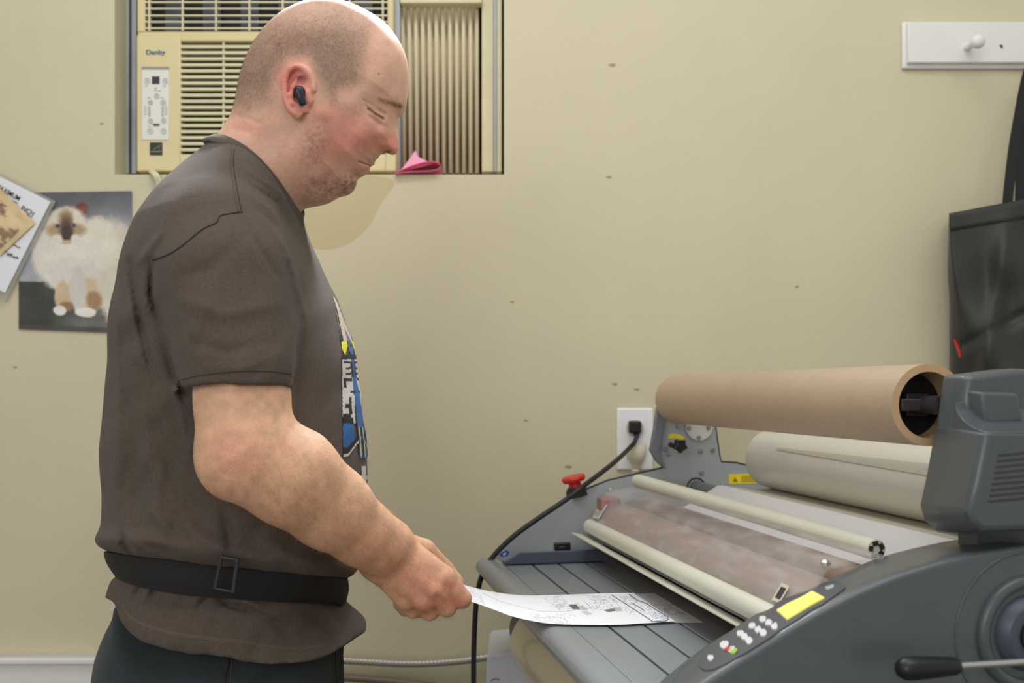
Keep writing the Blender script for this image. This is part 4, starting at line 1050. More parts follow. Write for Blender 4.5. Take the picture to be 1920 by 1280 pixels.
# ------------------------------------------------ head and neck
head_o = [(406, 263), (422, 241), (438, 214), (447, 182), (454, 146), (468, 108), (488, 74), (516, 42), (545, 22), (575, 9), (604, 4), (632, 5), (660, 11), (694, 27), (724, 47), (747, 75), (760, 102), (765, 127), (765, 156), (763, 182), (760, 200), (754, 212), (746, 219), (744.5, 237), (747, 259), (747, 279), (742, 288), (733, 289.5), (724, 286), (714, 287), (709, 293), (703, 300), (701, 307), (694, 311), (693, 317), (689, 323), (679, 329), (670, 335), (667, 346), (660, 358), (649, 365), (633, 369), (617, 378), (599, 384), (577, 388), (562, 396), (548, 430), (530, 480), (440, 500), (370, 430), (372, 330), (388, 288)]
hp = np.array(spline(head_o, 5))
hp_m = np.stack([(hp[:, 0] - 960) * Q, (730 - hp[:, 1]) * Q], 1)
h_ = 0.00112
G = Grid((SA(352, 0)[0], DM - .115, SA(0, 500)[2]), (SA(785, 0)[0], DM + .115, SA(0, -12)[2]), h_, bg=.04)
xs, ys, zs = G.ax
A2, B2 = np.meshgrid(960 + xs / Q, 730 - (zs - CAM_Z) / Q, indexing='ij')
D2 = poly_sd(xs[:, None], (zs - CAM_Z)[None, :], hp_m)                 # metres, positive inside
ctrl = [  # a, b, R px, W px, sigma
    (600, 110, 118, 116, 60), (500, 150, 105, 106, 50), (560, 60, 112, 108, 50), (660, 60, 105, 104, 45), (735, 110, 88, 92, 34), (700, 140, 98, 102, 34), (640, 170, 110, 112, 40),
    (750, 190, 56, 70, 17), (735, 215, 40, 52, 13), (718, 228, 46, 66, 14), (745, 238, 19, 15, 8), (742, 255, 20, 17, 9), (740, 275, 20, 21, 10), (722, 280, 22, 25, 8), (722, 252, 30, 40, 8),
    (700, 250, 62, 74, 16), (680, 270, 72, 84, 20), (698, 300, 34, 42, 10), (690, 318, 34, 40, 9), (672, 330, 42, 50, 12), (655, 350, 40, 46, 14), (630, 345, 56, 66, 20), (600, 300, 86, 96, 34), (600, 350, 70, 80, 22),
    (620, 240, 100, 106, 36), (540, 240, 96, 100, 36), (560, 370, 84, 84, 28), (500, 300, 92, 88, 40), (440, 260, 88, 80, 30), (450, 360, 104, 98, 45), (540, 440, 100, 100, 50)]
Rm, Wm = rbf(A2, B2, ctrl, (2, 3), None)
def gb(cx, cy, rx, ry, amp, rot=0.0, w=None):
    if w is not None: cx, cy = near_(cx, cy, w)
    dx, dy = A2 - cx, B2 - cy; a = math.radians(rot); X_, Y_ = dx * math.cos(a) + dy * math.sin(a), -dx * math.sin(a) + dy * math.cos(a)
    return amp * np.exp(-(X_ / rx) ** 2 - (Y_ / ry) ** 2)
def gl(pts, wd, amp, w, fade=True):
    out = np.zeros(A2.shape); ps = [near_(x, y, w) for x, y in pts]; dm = np.full(A2.shape, 1e9)
    for i in range(len(ps) - 1): dm = np.minimum(dm, seg_d(A2, B2, *ps[i], *ps[i + 1])[0])
    return amp * np.exp(-(dm / wd) ** 2)
bump = (gb(714, 211, 17, 10, -9, 25, .040) + gb(706, 213, 11, 7.5, 8.0, 20, .040) + gb(727, 192, 20, 6, 5.0, 15, .035)
        + gl([(690, 203), (700, 211), (717, 221)], 2.2, -4.2, .040) + gl([(686, 196), (703, 200), (720, 208)], 2.0, -3.0, .040) + gl([(696, 222), (708, 230), (722, 232)], 3, -2.6, .040)
        + gb(680, 258, 24, 22, 8, 0, .050) + gb(655, 300, 26, 22, 2.5, 0, .050)
        + gb(716, 274, 10.5, 10, 11, 0, .020) + gb(727, 283, 5.5, 3.6, -8, 0, .012) + gl([(706, 262), (703, 272), (706, 283)], 2.8, -7.0, .026)
        + gl([(704, 284), (690, 292), (678, 300), (672, 310)], 5, -5.0, .032) + gl([(697, 309), (688, 307), (674, 303)], 2.0, -5.5, .022) + gb(700, 301, 9, 4, 2.2, 30, .018) + gb(687, 315, 10, 4.5, 4.0, 20, .018)
        + gl([(686, 326), (676, 326), (664, 322)], 4, -2.5, .02) + gb(655, 345, 14, 12, 3.5, 0, .025)
        + gl([(640, 368), (612, 362), (588, 345)], 7, -6.0, .045) + gl([(568, 240), (575, 275), (600, 320)], 14, -1.5, .062)
        + gb(640, 180, 24, 26, -3.0, 0, .068) + gb(610, 215, 20, 10, 2.5, 15, .07)
        + gl([(520, 250), (500, 330)], 20, -2, .06) + gl([(560, 260), (520, 380)], 16, 1.6, .06)
        + gl([(441, 212), (470, 226), (490, 236)], 5, -1.2, .05) + gl([(432, 240), (470, 252)], 5, -.9, .05))
fade = np.clip(D2 / (6 * Q), 0, 1)
Rm = Rm * Q; Wm = (Wm + bump * fade) * Q
e = np.clip(1 - D2 / Rm, 0, None)[:, None, :]; yy = (ys - DM)[None, :, None]
rad = np.sqrt(e * e + (yy / Wm[:, None, :]) ** 2)
G.F = ((rad - 1) * np.minimum(Rm, Wm)[:, None, :]).astype(np.float32)
def surf_w(a, b):              # half width of the head at a sagittal pixel
    i = int(np.clip((np.interp((a - 960) * Q, xs, np.arange(len(xs)))), 0, len(xs) - 1)); j = int(np.clip(np.interp((730 - b) * Q + CAM_Z, zs, np.arange(len(zs))), 0, len(zs) - 1))
    ee = max(0, 1 - D2[i, j] / Rm[i, j]); return float(Wm[i, j] * math.sqrt(max(0, 1 - ee * ee)))
# ears: outline given in photo pixels on the near side, mirrored for the far one
EW = .074
def earpt(px, py, out, side):
    a, b = near_(px, py, EW); tilt = max(0, (585 - px)) * .00018
    w = EW - .004 + out + tilt * .9
    return np.array([(a - 960) * Q, DM - side * w, CAM_Z + (730 - b) * Q])
for side in (1, -1):
    hl = spline([(588, 168), (586, 150), (577, 136), (562, 128), (548, 133), (539, 150), (537, 172), (539, 192), (545, 207), (554, 216)], 3, False)
    for i in range(len(hl) - 1): G.cap(earpt(*hl[i], .006, side), earpt(*hl[i + 1], .006, side), .0030, .0030, .0015)
    for (x, y, r) in ((560, 150, .010), (556, 172, .0115), (556, 192, .010)):     # back shell
        c = earpt(x, y, .0005, side); G.ell(c, (r * 1.1, .0030, r * 1.35), .005)
    G.ell(earpt(558, 212, .004, side), (.0058, .0035, .0075), .003)                # lobe
    ah = [(551, 166), (548, 182), (550, 196), (560, 200)]; 
    for i in range(3): G.cap(earpt(*ah[i], .0055, side), earpt(*ah[i + 1], .0055, side), .0025, .0026, .003)
    G.cap(earpt(562, 147, .004, side), earpt(551, 166, .0055, side), .0022, .0025, .003)
    G.cap(earpt(562, 200, .004, side), earpt(574, 207, .000, side), .003, .002, .003)
    G.cap(earpt(577, 176, .005, side), earpt(579, 188, .004, side), .0032, .0035, .004)   # tragus
    G.ell(earpt(563, 180, .006, side), (.0058, .0055, .0085), .002, 'cut')         # concha
    G.ell(earpt(567, 152, .0055, side), (.0050, .0032, .0042), .002, 'cut')
hv, hf = G.mesh(1)
del G

def photo_px(v): return 960 + v[:, 0] * F_PX / v[:, 1], 730 - (v[:, 2] - CAM_Z) * F_PX / v[:, 1]
def g2(x, y, cx, cy, rx, ry, rot=0.0):
    dx, dy = x - cx, y - cy; a = math.radians(rot); X_, Y_ = dx * math.cos(a) + dy * math.sin(a), -dx * math.sin(a) + dy * math.cos(a)
    return np.exp(-(X_ / rx) ** 2 - (Y_ / ry) ** 2)
def mixc(c, m, t): m = np.clip(m, 0, 1)[:, None]; return c * (1 - m) + np.array(t, float) * m
SKIN = np.array([216, 172, 148.])
def head_cols(v):
    s_ = np.abs(v[:, 1] - DM); vn = v.copy(); vn[:, 1] = DM - s_     # same colouring on both sides
    x, y = photo_px(vn); c = np.tile(SKIN, (len(v), 1)); n1 = vnoise(x / 6, y / 6, 3) - .5; n2 = vnoise(x / 2.0, y / 2.0, 4) - .5; n3 = vnoise(x / 25, y / 25, 9) - .5
    c = mixc(c, .75 * g2(x, y, 640, 262, 62, 44, -20), (208, 132, 118)); c = mixc(c, .55 * g2(x, y, 612, 215, 30, 22), (214, 140, 124)); c = mixc(c, .5 * g2(x, y, 690, 262, 24, 20), (206, 122, 108))
    c = mixc(c, .65 * g2(x, y, 733, 272, 22, 22), (206, 116, 98)); c = mixc(c, .35 * g2(x, y, 600, 330, 60, 40), (196, 140, 122)); c = mixc(c, .4 * g2(x, y, 470, 240, 40, 12, 20), (214, 140, 122))
    # ears
    ear = (s_ > .0775) & (x > 528) & (x < 594) & (y > 118) & (y < 226); m_ = g2(x, y, 552, 172, 40, 56) * ((s_ > .071)) * np.clip((594 - x) / 8, 0, 1)
    c = mixc(c, .85 * m_, (216, 132, 118)); c = mixc(c, ear * (.7 * g2(x, y, 546, 140, 18, 20)), (190, 96, 92)); c = mixc(c, (x > 528) * (x < 590) * g2(x, y, 566, 148, 11, 10) * (s_ < .080) * .7, (132, 74, 72))
    # stubble beard on jaw, lip and chin
    bd = np.maximum.reduce([.75 * g2(x, y, 652, 350, 32, 26), .5 * g2(x, y, 610, 350, 52, 36), .45 * g2(x, y, 700, 297, 10, 8), .45 * g2(x, y, 592, 270, 26, 60, 12), .4 * g2(x, y, 672, 325, 16, 12)])
    c = mixc(c, bd * (.62 + .9 * n1 + 1.1 * n2), (104, 80, 66))
    # scalp stubble: hairline from temple round the ear to the nape
    hl = [(712, 30), (704, 70), (692, 110), (690, 140), (672, 165), (640, 176), (632, 205), (618, 196), (600, 170), (586, 150), (575, 118), (540, 118), (522, 150), (516, 190), (490, 204), (448, 214), (400, 200), (400, -60), (680, -60)]
    hd = poly_sd(x, y, np.array(spline(hl, 3)))
    top = np.clip((y - 12 - (x - 600) ** 2 * .0006) / 55, .0, 1)
    hm = np.clip(hd / 30 + .15 + .35 * n1, 0, 1) * (.30 + .35 * top) * np.where(x > 640, np.clip(1.0 - (x - 640) / 130, .35, 1), 1) * np.where(y > 150, np.clip(1 - (y - 150) / 110, .45, 1), 1)
    c = mixc(c, hm * (.88 + .5 * n2), (118, 98, 82))
    c = mixc(c, .25 * g2(x, y, 560, 100, 60, 60), (110, 86, 70)) if False else c
    # brow, lashes, lips, mouth line, mole
    d, t = seg_d(x, y, 712, 186, 750, 199); c = mixc(c, np.exp(-(d / 4.6) ** 2) * (.42 + .55 * t + .6 * n2), (116, 82, 56))
    for sg_, w_, k_ in ((((690, 203), (704, 213), (718, 221)), 2.3, .9), (((697, 202), (712, 206), (722, 212)), 3.5, .22)):
        for i in (0, 1): d, t = seg_d(x, y, *sg_[i], *sg_[i + 1]); c = mixc(c, k_ * np.exp(-(d / w_) ** 2), (92, 62, 52))
    d, t = seg_d(x, y, 697, 311, 672, 302); c = mixc(c, .8 * np.exp(-(d / 1.6) ** 2), (110, 62, 56)); c = mixc(c, .6 * g2(x, y, 690, 316, 9, 4.5, 25), (196, 116, 108)); c = mixc(c, .3 * g2(x, y, 700, 303, 8, 4), (190, 120, 108))
    c = mixc(c, .75 * g2(x, y, 727, 284, 6, 2.5), (96, 48, 44)); c = mixc(c, .8 * g2(x, y, 710, 138, 1.6, 1.6), (110, 74, 60)); c = mixc(c, .6 * g2(x, y, 523, 83, 3.5, 4.5), (120, 66, 58))
    c = mixc(c, .35 * g2(x, y, 705, 222, 16, 5, 25), (176, 120, 106))
    return np.clip(c * (1 + .05 * n3[:, None] + .05 * n1[:, None]), 5, 255)
parts = [(hv, hf, lin(head_cols(hv)))]

# ------------------------------------------------ arms and hands
def arm_joints():
    A = [((428, 500, 1.125), .045), ((442, 640, 1.082), .049), ((452, 745, 1.065), .0500), ((466, 850, 1.055), .0480)]
    Fo = [((466, 850, 1.055), .0480), ((545, 893, 1.070), .0525), ((620, 952, 1.10), .0455), ((680, 1000, 1.125), .0365), ((716, 1024, 1.142), .0315)]
    return [(PN(*p), r) for p, r in A], [(PN(*p), r) for p, r in Fo]
HAND = dict(
    meta=[((740, 1013, 1.150), (833, 1083, 1.150), .0150, .0135), ((728, 1030, 1.146), (820, 1106, 1.145), .0160, .0138), ((716, 1044, 1.148), (795, 1124, 1.150), .0160, .0132), ((706, 1056, 1.153), (760, 1122, 1.160), .0155, .0130)],
    fing=[[((833, 1083, 1.150), .0130), ((866, 1122, 1.158), .0112), ((856, 1126, 1.180), .0095), ((838, 1116, 1.192), .0086)],
          [((820, 1106, 1.145), .0132), ((838, 1138, 1.158), .0112), ((824, 1136, 1.182), .0098), ((806, 1122, 1.192), .0088)],
          [((795, 1124, 1.150), .0128), ((806, 1145, 1.162), .0110), ((796, 1140, 1.186), .0095), ((782, 1124, 1.196), .0086)],
          [((760, 1122, 1.160), .0122), ((774, 1142, 1.170), .0102), ((768, 1134, 1.192), .0088), ((758, 1118, 1.200), .0080)]],
    thumb=[((742, 1018, 1.165), .0165), ((794, 1034, 1.184), .0150), ((832, 1066, 1.194), .0112), ((856, 1092, 1.192), .0092)])
def build_arm(tr, h, lo, hi):
    g = Grid(lo, hi, h, bg=.03); up, fo = arm_joints()
    up = [(tr(p), r) for p, r in up]; fo = [(tr(p), r) for p, r in fo]
    g.chain(up, .01); g.chain(fo, .02, .01)
    g.ell(tr(PN(424, 862, 1.05)), (.018, .022, .022), .03)
    w = fo[-1][0]
    for a, b_, r0, r1 in HAND['meta']:
        pa, pb = tr(PN(*a)), tr(PN(*b_)); g.cap(pa, pb, r0, r1, .010); g.cap(w, pa, .024, .015, .018)
    ps = [(tr(PN(*p)), r) for p, r in HAND['thumb']]; g.chain(ps, .009, .003)
    fin = Grid(lo, hi, h, bg=.03)
    for fg in HAND['fing']:
        one = [(tr(PN(*p)), r) for p, r in fg]; fin.chain(one, .0012, .0025)
    g.F = smin(g.F, fin.F, .004)
    for fg in HAND['fing']:                      # knuckle heads
        g.ell(tr(PN(fg[0][0][0] + 1, fg[0][0][1] + 1, fg[0][0][2] - .004)), (.0105, .0105, .0105), .005)
    for i in range(2):                           # hollows between the knuckles
        a = np.array(HAND['meta'][i][1]); b_ = np.array(HAND['meta'][i + 1][1]); m_ = (a + b_) / 2
        g.ell(tr(PN(m_[0] + 12, m_[1] + 12, m_[2] - .0165)), (.0034, .005, .007), .006, 'cut')
    v, f = g.mesh(1); return v, f
rt = lambda p: p
rv, rf = build_arm(rt, .0014, PN(352, 880, 1.05) * 0 + np.array([P(340, 700, 1.0).x, .985, P(0, 1200, 1.2).z]), np.array([P(905, 0, 1.2).x, 1.225, P(0, 640, 1.06).z]))
YM = 2.0 * DM + .022
def lt(p):
    q = np.array(p, float).copy(); q[1] = YM - q[1]; t = np.clip((q[0] + .30) / .14, 0, 1); low = np.clip((CAM_Z + .04 - q[2]) / .10, 0, 1)
    q[0] -= .035 + (.034 - .049 * t) * low; q[2] -= (.106 - .070 * t) * low; return q
lv, lf = build_arm(lt, .0024, np.array([P(340, 700, 1.0).x - .03, YM - 1.225, P(0, 1200, 1.2).z - .03]), np.array([P(905, 0, 1.2).x, YM - .985, P(0, 640, 1.06).z]))
def arm_cols(v, mirror=False):
    vn = v.copy()
    if mirror: vn[:, 1] = YM - vn[:, 1]
    x, y = photo_px(vn); c = np.tile(np.array([216, 172, 140.]), (len(v), 1)); n1 = vnoise(x / 14, y / 14, 13) - .5; n2 = vnoise(x / 3, y / 3, 14) - .5
    c = mixc(c, .45 * g2(x, y, 440, 850, 50, 50), (214, 142, 122)); c = mixc(c, .5 * g2(x, y, 560, 930, 110, 60, 35), (198, 150, 114)); c = mixc(c, .45 * g2(x, y, 700, 1040, 80, 60, 35), (196, 136, 104))
    c = mixc(c, .5 * g2(x, y, 800, 1110, 80, 50, 30), (204, 128, 104))
    for (a, b_) in ((845, 1096), (820, 1126), (790, 1142)): c = mixc(c, .38 * g2(x, y, a, b_, 13, 10), (200, 108, 90))
    c = mixc(c, .45 * g2(x, y, 865, 1130, 22, 18), (176, 104, 84)); c = mixc(c, .25 * g2(x, y, 740, 1050, 16, 20), (160, 108, 80))
    return np.clip(c * (1 + .10 * n1[:, None] + .06 * n2[:, None]), 5, 255)
parts += [(rv, rf, lin(arm_cols(rv))), (lv, lf, lin(arm_cols(lv, True)))]
# trunk and legs inside the clothes
g = Grid((-.66, 1.02, .0), (-.18, 1.48, 1.52), .009, bg=.05)
g.chain([(SA(470, 350), .035), (SA(430, 480), .065), (SA(440, 700), .09), (SA(440, 900), .10), (SA(430, 1080), .085), (SA(420, 1240), .09)], .03)
for s_ in (-1, 1):
    g.cap(SA(430, 470), SA(425, 480, s_ * .12), .045, .042, .02); g.chain([(SA(410, 1240, s_ * .06), .075), (SA(405, 1500, s_ * .085), .065), (SA(400, 1800, s_ * .09), .05), (SA(395, 2150, s_ * .095), .046), (SA(380, 2500, s_ * .10), .034)], .03)
    g.cap(SA(380, 2530, s_ * .10), SA(470, 2560, s_ * .105), .03, .022, .02)
tv, tf = g.mesh(1); parts.append((tv, tf, np.tile(lin(SKIN), (len(tv), 1))))
off = 0; V_all, F_all, C_all = [], [], []
for v, f, c in parts: V_all.append(v); F_all.append(f + off); C_all.append(c); off += len(v)
body = np_mesh('body', np.concatenate(V_all), np.concatenate(F_all), M['skin'], man, np.concatenate(C_all))

# ------------------------------------------------ T-shirt
sh_o = [(562, 398), (573, 440), (592, 482), (616, 532), (640, 585), (658, 645), (668, 710), (676, 780), (681, 850), (684, 910), (681, 980), (672, 1040), (658, 1074), (645, 1090), (640, 1128), (662, 1152), (692, 1188), (720, 1300), (240, 1300), (236, 1190), (226, 1140), (222, 1105), (228, 1075), (240, 1050), (236, 1030), (226, 1008), (221, 980), (219, 930), (219, 850), (222, 770), (226, 700), (234, 620), (246, 540), (262, 470), (284, 412), (314, 358), (350, 312), (388, 276), (420, 250), (500, 240), (560, 300)]
sp_ = np.array(spline(sh_o, 4)); spm = np.stack([(sp_[:, 0] - 960) * Q, (730 - sp_[:, 1]) * Q], 1)
SH = .0030
g = Grid((SA(190, 0)[0], .965, SA(0, 1262)[2]), (SA(712, 0)[0], 1.56, SA(0, 235)[2]), SH, bg=.04)
xs, ys, zs = g.ax; A2, B2 = np.meshgrid(960 + xs / Q, 730 - (zs - CAM_Z) / Q, indexing='ij'); zrow = 730 - (zs - CAM_Z) / Q
D2 = poly_sd(xs[:, None], zs[None, :], spm) if False else poly_sd(xs[:, None], (zs - CAM_Z)[None, :], spm)
Rr = np.interp(zrow, [250, 330, 420, 520, 700, 900, 1040, 1085, 1180, 1300], [100, 118, 140, 165, 205, 215, 205, 196, 205, 210]) * Q
Wr = np.interp(zrow, [235, 270, 300, 340, 380, 430, 520, 700, 900, 1000, 1040, 1085, 1130, 1200, 1300], [70, 92, 118, 160, 205, 245, 272, 282, 282, 285, 275, 258, 266, 276, 280]) * Q
e = np.clip(1 - D2 / Rr[None, :], 0, None)[:, None, :]; yy = (ys - DM)[None, :, None]
rad = np.sqrt(e * e + (yy / Wr[None, None, :]) ** 2)
g.F = ((rad - 1) * np.minimum(Rr, Wr)[None, None, :]).astype(np.float32)
slv = [((418, 462, 1.118), .068), ((424, 520, 1.096), .0705), ((432, 600, 1.080), .0655), ((440, 680, 1.068), .0618), ((441, 760, 1.062), .0605)]
for tr in (rt, lambda p: np.array([p[0] - .035, YM - p[1], p[2] - .004])):
    g.chain([(tr(PN(*p)), r) for p, r in slv], .030, .012)
    # sleeve hem: cut the tube below the hem and open it
    a, b_ = tr(PN(345, 741, 1.062)), tr(PN(545, 727, 1.062)); ax_ = tr(PN(441, 760, 1.062)) - tr(PN(440, 680, 1.068)); ax_ /= np.linalg.norm(ax_); ex_ = b_ - a; ex_ /= np.linalg.norm(ex_)
    nn = ax_ - ex_ * (ax_ @ ex_); nn /= np.linalg.norm(nn)
    ctr = tr(PN(441, 760, 1.062))
    def cutf(x, y, z, a=a, nn=nn):
        return -((x - a[0]) * nn[0] + (y - a[1]) * nn[1] + (z - a[2]) * nn[2])
    side = 1 if tr is rt else -1
    lo = ctr - np.array([.085, .09 if side == 1 else .052, .12]); hi = ctr + np.array([.085, .052 if side == 1 else .09, .09])
    # lower part only, and only outside the trunk
    trunk = ((rad - 1) * np.minimum(Rr, Wr)[None, None, :]).astype(np.float32)
    sl = g._sl(lo, hi); X_, Y_, Z_ = g.ax[0][sl[0]][:, None, None], g.ax[1][sl[1]][None, :, None], g.ax[2][sl[2]][None, None, :]
    cv = np.maximum(cutf(X_, Y_, Z_), -(trunk[sl] - .006)); g.F[sl] = np.maximum(g.F[sl], -cv)
    up, fo = arm_joints(); pts = [tr(p) for p, r in up]
    o = Grid(g.lo, g.lo + (g.n - 1) * SH, SH, bg=.04) if False else None
    def opening(x, y, z):
        p0 = tr(PN(440, 735, 1.064)); p1 = tr(PN(452, 800, 1.062)); d = p1 - p0; t = np.clip(((x - p0[0]) * d[0] + (y - p0[1]) * d[1] + (z - p0[2]) * d[2]) / (d @ d), 0, 1)
        return np.sqrt((x - p0[0] - t * d[0]) ** 2 + (y - p0[1] - t * d[1]) ** 2 + (z - p0[2] - t * d[2]) ** 2) - .0545
    cur = g.F[sl]; op_ = np.maximum(opening(X_, Y_, Z_), -(trunk[sl] - .004)); g.F[sl] = np.maximum(cur, -op_)
# neckline
c_ = np.array([481 - 2, 336 + 2.]); e1 = np.array([.75, .66]); n_up = np.array([.66, -.75])
dA, dB = A2 - c_[0], B2 - c_[1]; sN = (dA * n_up[0] + dB * n_up[1])[:, None, :]; yq = np.abs((ys - DM) / .066)[None, :, None]
neck = (sN - 22 * np.clip(yq, 0, 1.15) ** 2 - 3) * Q
cutN = np.where(np.abs(ys - DM)[None, :, None] < .098, neck, -.05)
g.F = np.maximum(g.F, np.where(B2[:, None, :] < 430, cutN, -.05)).astype(np.float32)
# hem
hemp = spline([(180, 1118), (212, 1128), (226, 1162), (250, 1190), (300, 1212), (380, 1226), (430, 1229), (470, 1240), (560, 1243), (610, 1233), (648, 1212), (685, 1186)], 4, False)
k_ = 1.0
hemb = np.interp(960 + xs / Q, [960 + (x - 960) * .93 for x, y in hemp], [730 + (y - 730) * .93 for x, y in hemp])
hemf = np.interp(960 + xs / Q, [960 + (x - 960) * 1.0 for x, y in hemp], [y - 8 for x, y in hemp])
tt = np.clip((DM + .02 - ys) / .12, 0, 1)[None, :]
ym = np.where(ys > DM, 2 * DM - ys, ys)[None, :, None]; PXm = 960 + xs[:, None, None] * F_PX / ym; PYm = 730 - (zs - CAM_Z)[None, None, :] * F_PX / ym
hl_ = np.array(hemp); g.F = np.maximum(g.F, ((PYm - np.interp(PXm, hl_[:, 0], hl_[:, 1])) * Q).astype(np.float32))
# folds: grooves (positive) and ridges (negative) given where the photo shows them
Xg, Yg, Zg = g.xyz(); PXg = 960 + Xg * F_PX / Yg + 0 * Zg; PYg = 730 - (Zg - CAM_Z) * F_PX / Yg + 0 * Xg
nearm = (Yg < DM + .03)
FOLDS = [((243, 490), (262, 600), (290, 720), 7, .006), ((284, 490), (283, 555), (300, 610), 6, .006), ((300, 620), (325, 700), (345, 745), 8, .004), ((216, 560), (222, 700), (226, 900), 6, -.002),
    ((452, 402), (470, 440), (520, 520), 6, .003), ((540, 470), (562, 540), (566, 600), 7, .003), ((566, 600), (560, 680), (550, 735), 7, .003), ((520, 430), (556, 520), (572, 600), 5, -.003), ((490, 405), (540, 470), (560, 560), 5, -.002),
    ((445, 330), (520, 380), (556, 450), 3, .0018), ((450, 350), (510, 395), (545, 460), 3, -.0016), ((452, 368), (505, 412), (535, 470), 3, .0016), ((440, 305), (525, 360), (560, 430), 3, -.0015),
    ((320, 380), (300, 440), (262, 490), 7, -.0025), ((340, 560), (420, 590), (520, 570), 12, -.002), ((360, 640), (430, 660), (500, 640), 10, .002), ((330, 520), (400, 500), (450, 450), 12, .0018), ((390, 690), (460, 690), (530, 660), 8, -.0015),
    ((240, 740), (250, 860), (262, 960), 12, .004), ((210, 800), (216, 920), (240, 1010), 10, -.003), ((290, 800), (330, 900), (380, 980), 16, .004), ((300, 900), (290, 960), (330, 1010), 12, -.004),
    ((225, 1000), (235, 1020), (250, 1040), 6, .006), ((265, 1018), (300, 1030), (330, 1040), 6, .004), ((340, 980), (380, 1010), (430, 1030), 12, -.004), ((420, 960), (430, 1000), (432, 1040), 10, .005), ((480, 1000), (540, 1040), (600, 1070), 12, -.003),
    ((278, 1086), (262, 1100), (247, 1125), 4, .004), ((300, 1086), (290, 1100), (287, 1125), 4, .004), ((288, 1086), (276, 1105), (268, 1130), 4, -.003), ((333, 1092), (338, 1104), (340, 1112), 4, .003),
    ((396, 1110), (385, 1122), (372, 1136), 4, .0045), ((404, 1116), (430, 1134), (490, 1150), 6, .006), ((490, 1150), (520, 1170), (545, 1195), 6, .004), ((420, 1120), (470, 1132), (520, 1160), 6, -.004), ((560, 1140), (600, 1165), (640, 1190), 8, .003), ((600, 1130), (620, 1150), (650, 1180), 6, -.003)]
dF = np.zeros(g.F.shape, np.float32)
for p0, p1, p2, w, am in FOLDS:
    xs_ = [p0[0], p1[0], p2[0]]; ys_ = [p0[1], p1[1], p2[1]]
    mk_x = (np.array(g.ax[0]) * F_PX / 1.3 + 960); lo = np.array([(min(xs_) - 3.5 * w - 960) * 1.45 / F_PX, .96, CAM_Z + (730 - max(ys_) - 3.5 * w) * 1.35 / F_PX - .02]); hi = np.array([(max(xs_) + 3.5 * w - 960) * 1.0 / F_PX + .02, DM + .03, CAM_Z + (730 - min(ys_) + 3.5 * w) * 1.35 / F_PX + .04])
    lo[2] = CAM_Z + min((730 - max(ys_) - 3.5 * w) * 1.30, (730 - max(ys_) - 3.5 * w) * 1.0) / F_PX; hi[2] = CAM_Z + max((730 - min(ys_) + 3.5 * w) * 1.30, (730 - min(ys_) + 3.5 * w) * 1.0) / F_PX
    sl = g._sl(lo, hi); d1, t1 = seg_d(PXg[sl], PYg[sl], *p0, *p1); d2, t2 = seg_d(PXg[sl], PYg[sl], *p1, *p2)
    s1_ = np.where(d1 < d2, t1 * .5, .5 + t2 * .5); dd = np.minimum(d1, d2); fd = np.sin(np.pi * np.clip(.12 + .76 * s1_, 0, 1))
    dF[sl] += (am * fd * np.exp(-(dd / w) ** 2)).astype(np.float32)
# tucked in under the waist strap, bloused out above it
bc = np.interp(PXm, [222, 405, 645], [1056, 1076, 1110]); dB_ = PYm - bc
g.F += (.009 * np.exp(-(dB_ / 23) ** 4) - .006 * np.exp(-((dB_ + 44) / 18) ** 2)).astype(np.float32)
# broad soft rumples
wob = (vnoise(PXg / 70 + PYg / 160, PYg / 85, 21) - .5) * .005 + (vnoise(PXg / 30, PYg / 42 + PXg / 60, 22) - .5) * .0028
g.F += np.where(nearm, dF * 1.2, 0) + (wob * np.clip((PYg - 420) / 200, .15, 1)).astype(np.float32)
shv, shf = g.mesh(3)
shirt_cols = None
shirt = np_mesh('t_shirt', shv, shf, M['shirt'], man)
del g, PXg, PYg, dF, wob, rad, trunk
bvh = BVHTree.FromPolygons([tuple(v) for v in shv], [tuple(int(i) for i in f) for f in shf])
def on_surf(px, py, off=.0006, tree=None, d0=.8):
    o = Vector((0, 0, CAM_Z)); d = (P(px, py, 1.0) - o).normalized(); h = (tree or bvh).ray_cast(o, d)
    return None if h[0] is None else h[0] + h[1] * (off if h[1].dot(d) < 0 else -off)
def seam(pts, r, name, m, closed=False, sink=0.0):
    sp = spline(pts, 10, False); q = [on_surf(x, y, sink) for x, y in sp]; q = [p for p in q if p is not None]
    b = MB(); b.tube(q, r, 6); return b.build(name, m, shirt)
M['seam_dark'] = mat('seam_fold', rgb(50, 43, 40), .95); M['stitch'] = mat('stitch_thread', rgb(112, 98, 86), .9)
seam([(455, 397), (436, 400), (413, 405), (405, 418), (380, 430), (345, 458), (318, 476), (286, 488)], .0010, 'armhole_seam', M['seam_dark'])
seam([(433, 280), (432, 310), (438, 350), (446, 396)], .0009, 'shoulder_seam', M['seam']); seam([(439, 281), (438, 312), (444, 350), (452, 394)], .0006, 'shoulder_seam', M['seam_dark'])
seam([(340, 712), (380, 703), (440, 697), (500, 696), (546, 701)], .0005, 'hem_stitch', M['seam_dark'])
for dy in (0, 3): seam([(228, 1130 + dy), (245, 1155 + dy), (280, 1173 + dy), (340, 1188 + dy), (400, 1196 + dy), (450, 1201 + dy), (520, 1212 + dy), (580, 1212 + dy), (630, 1196 + dy), (655, 1180 + dy)], .0004, 'hem_stitch', M['stitch'])
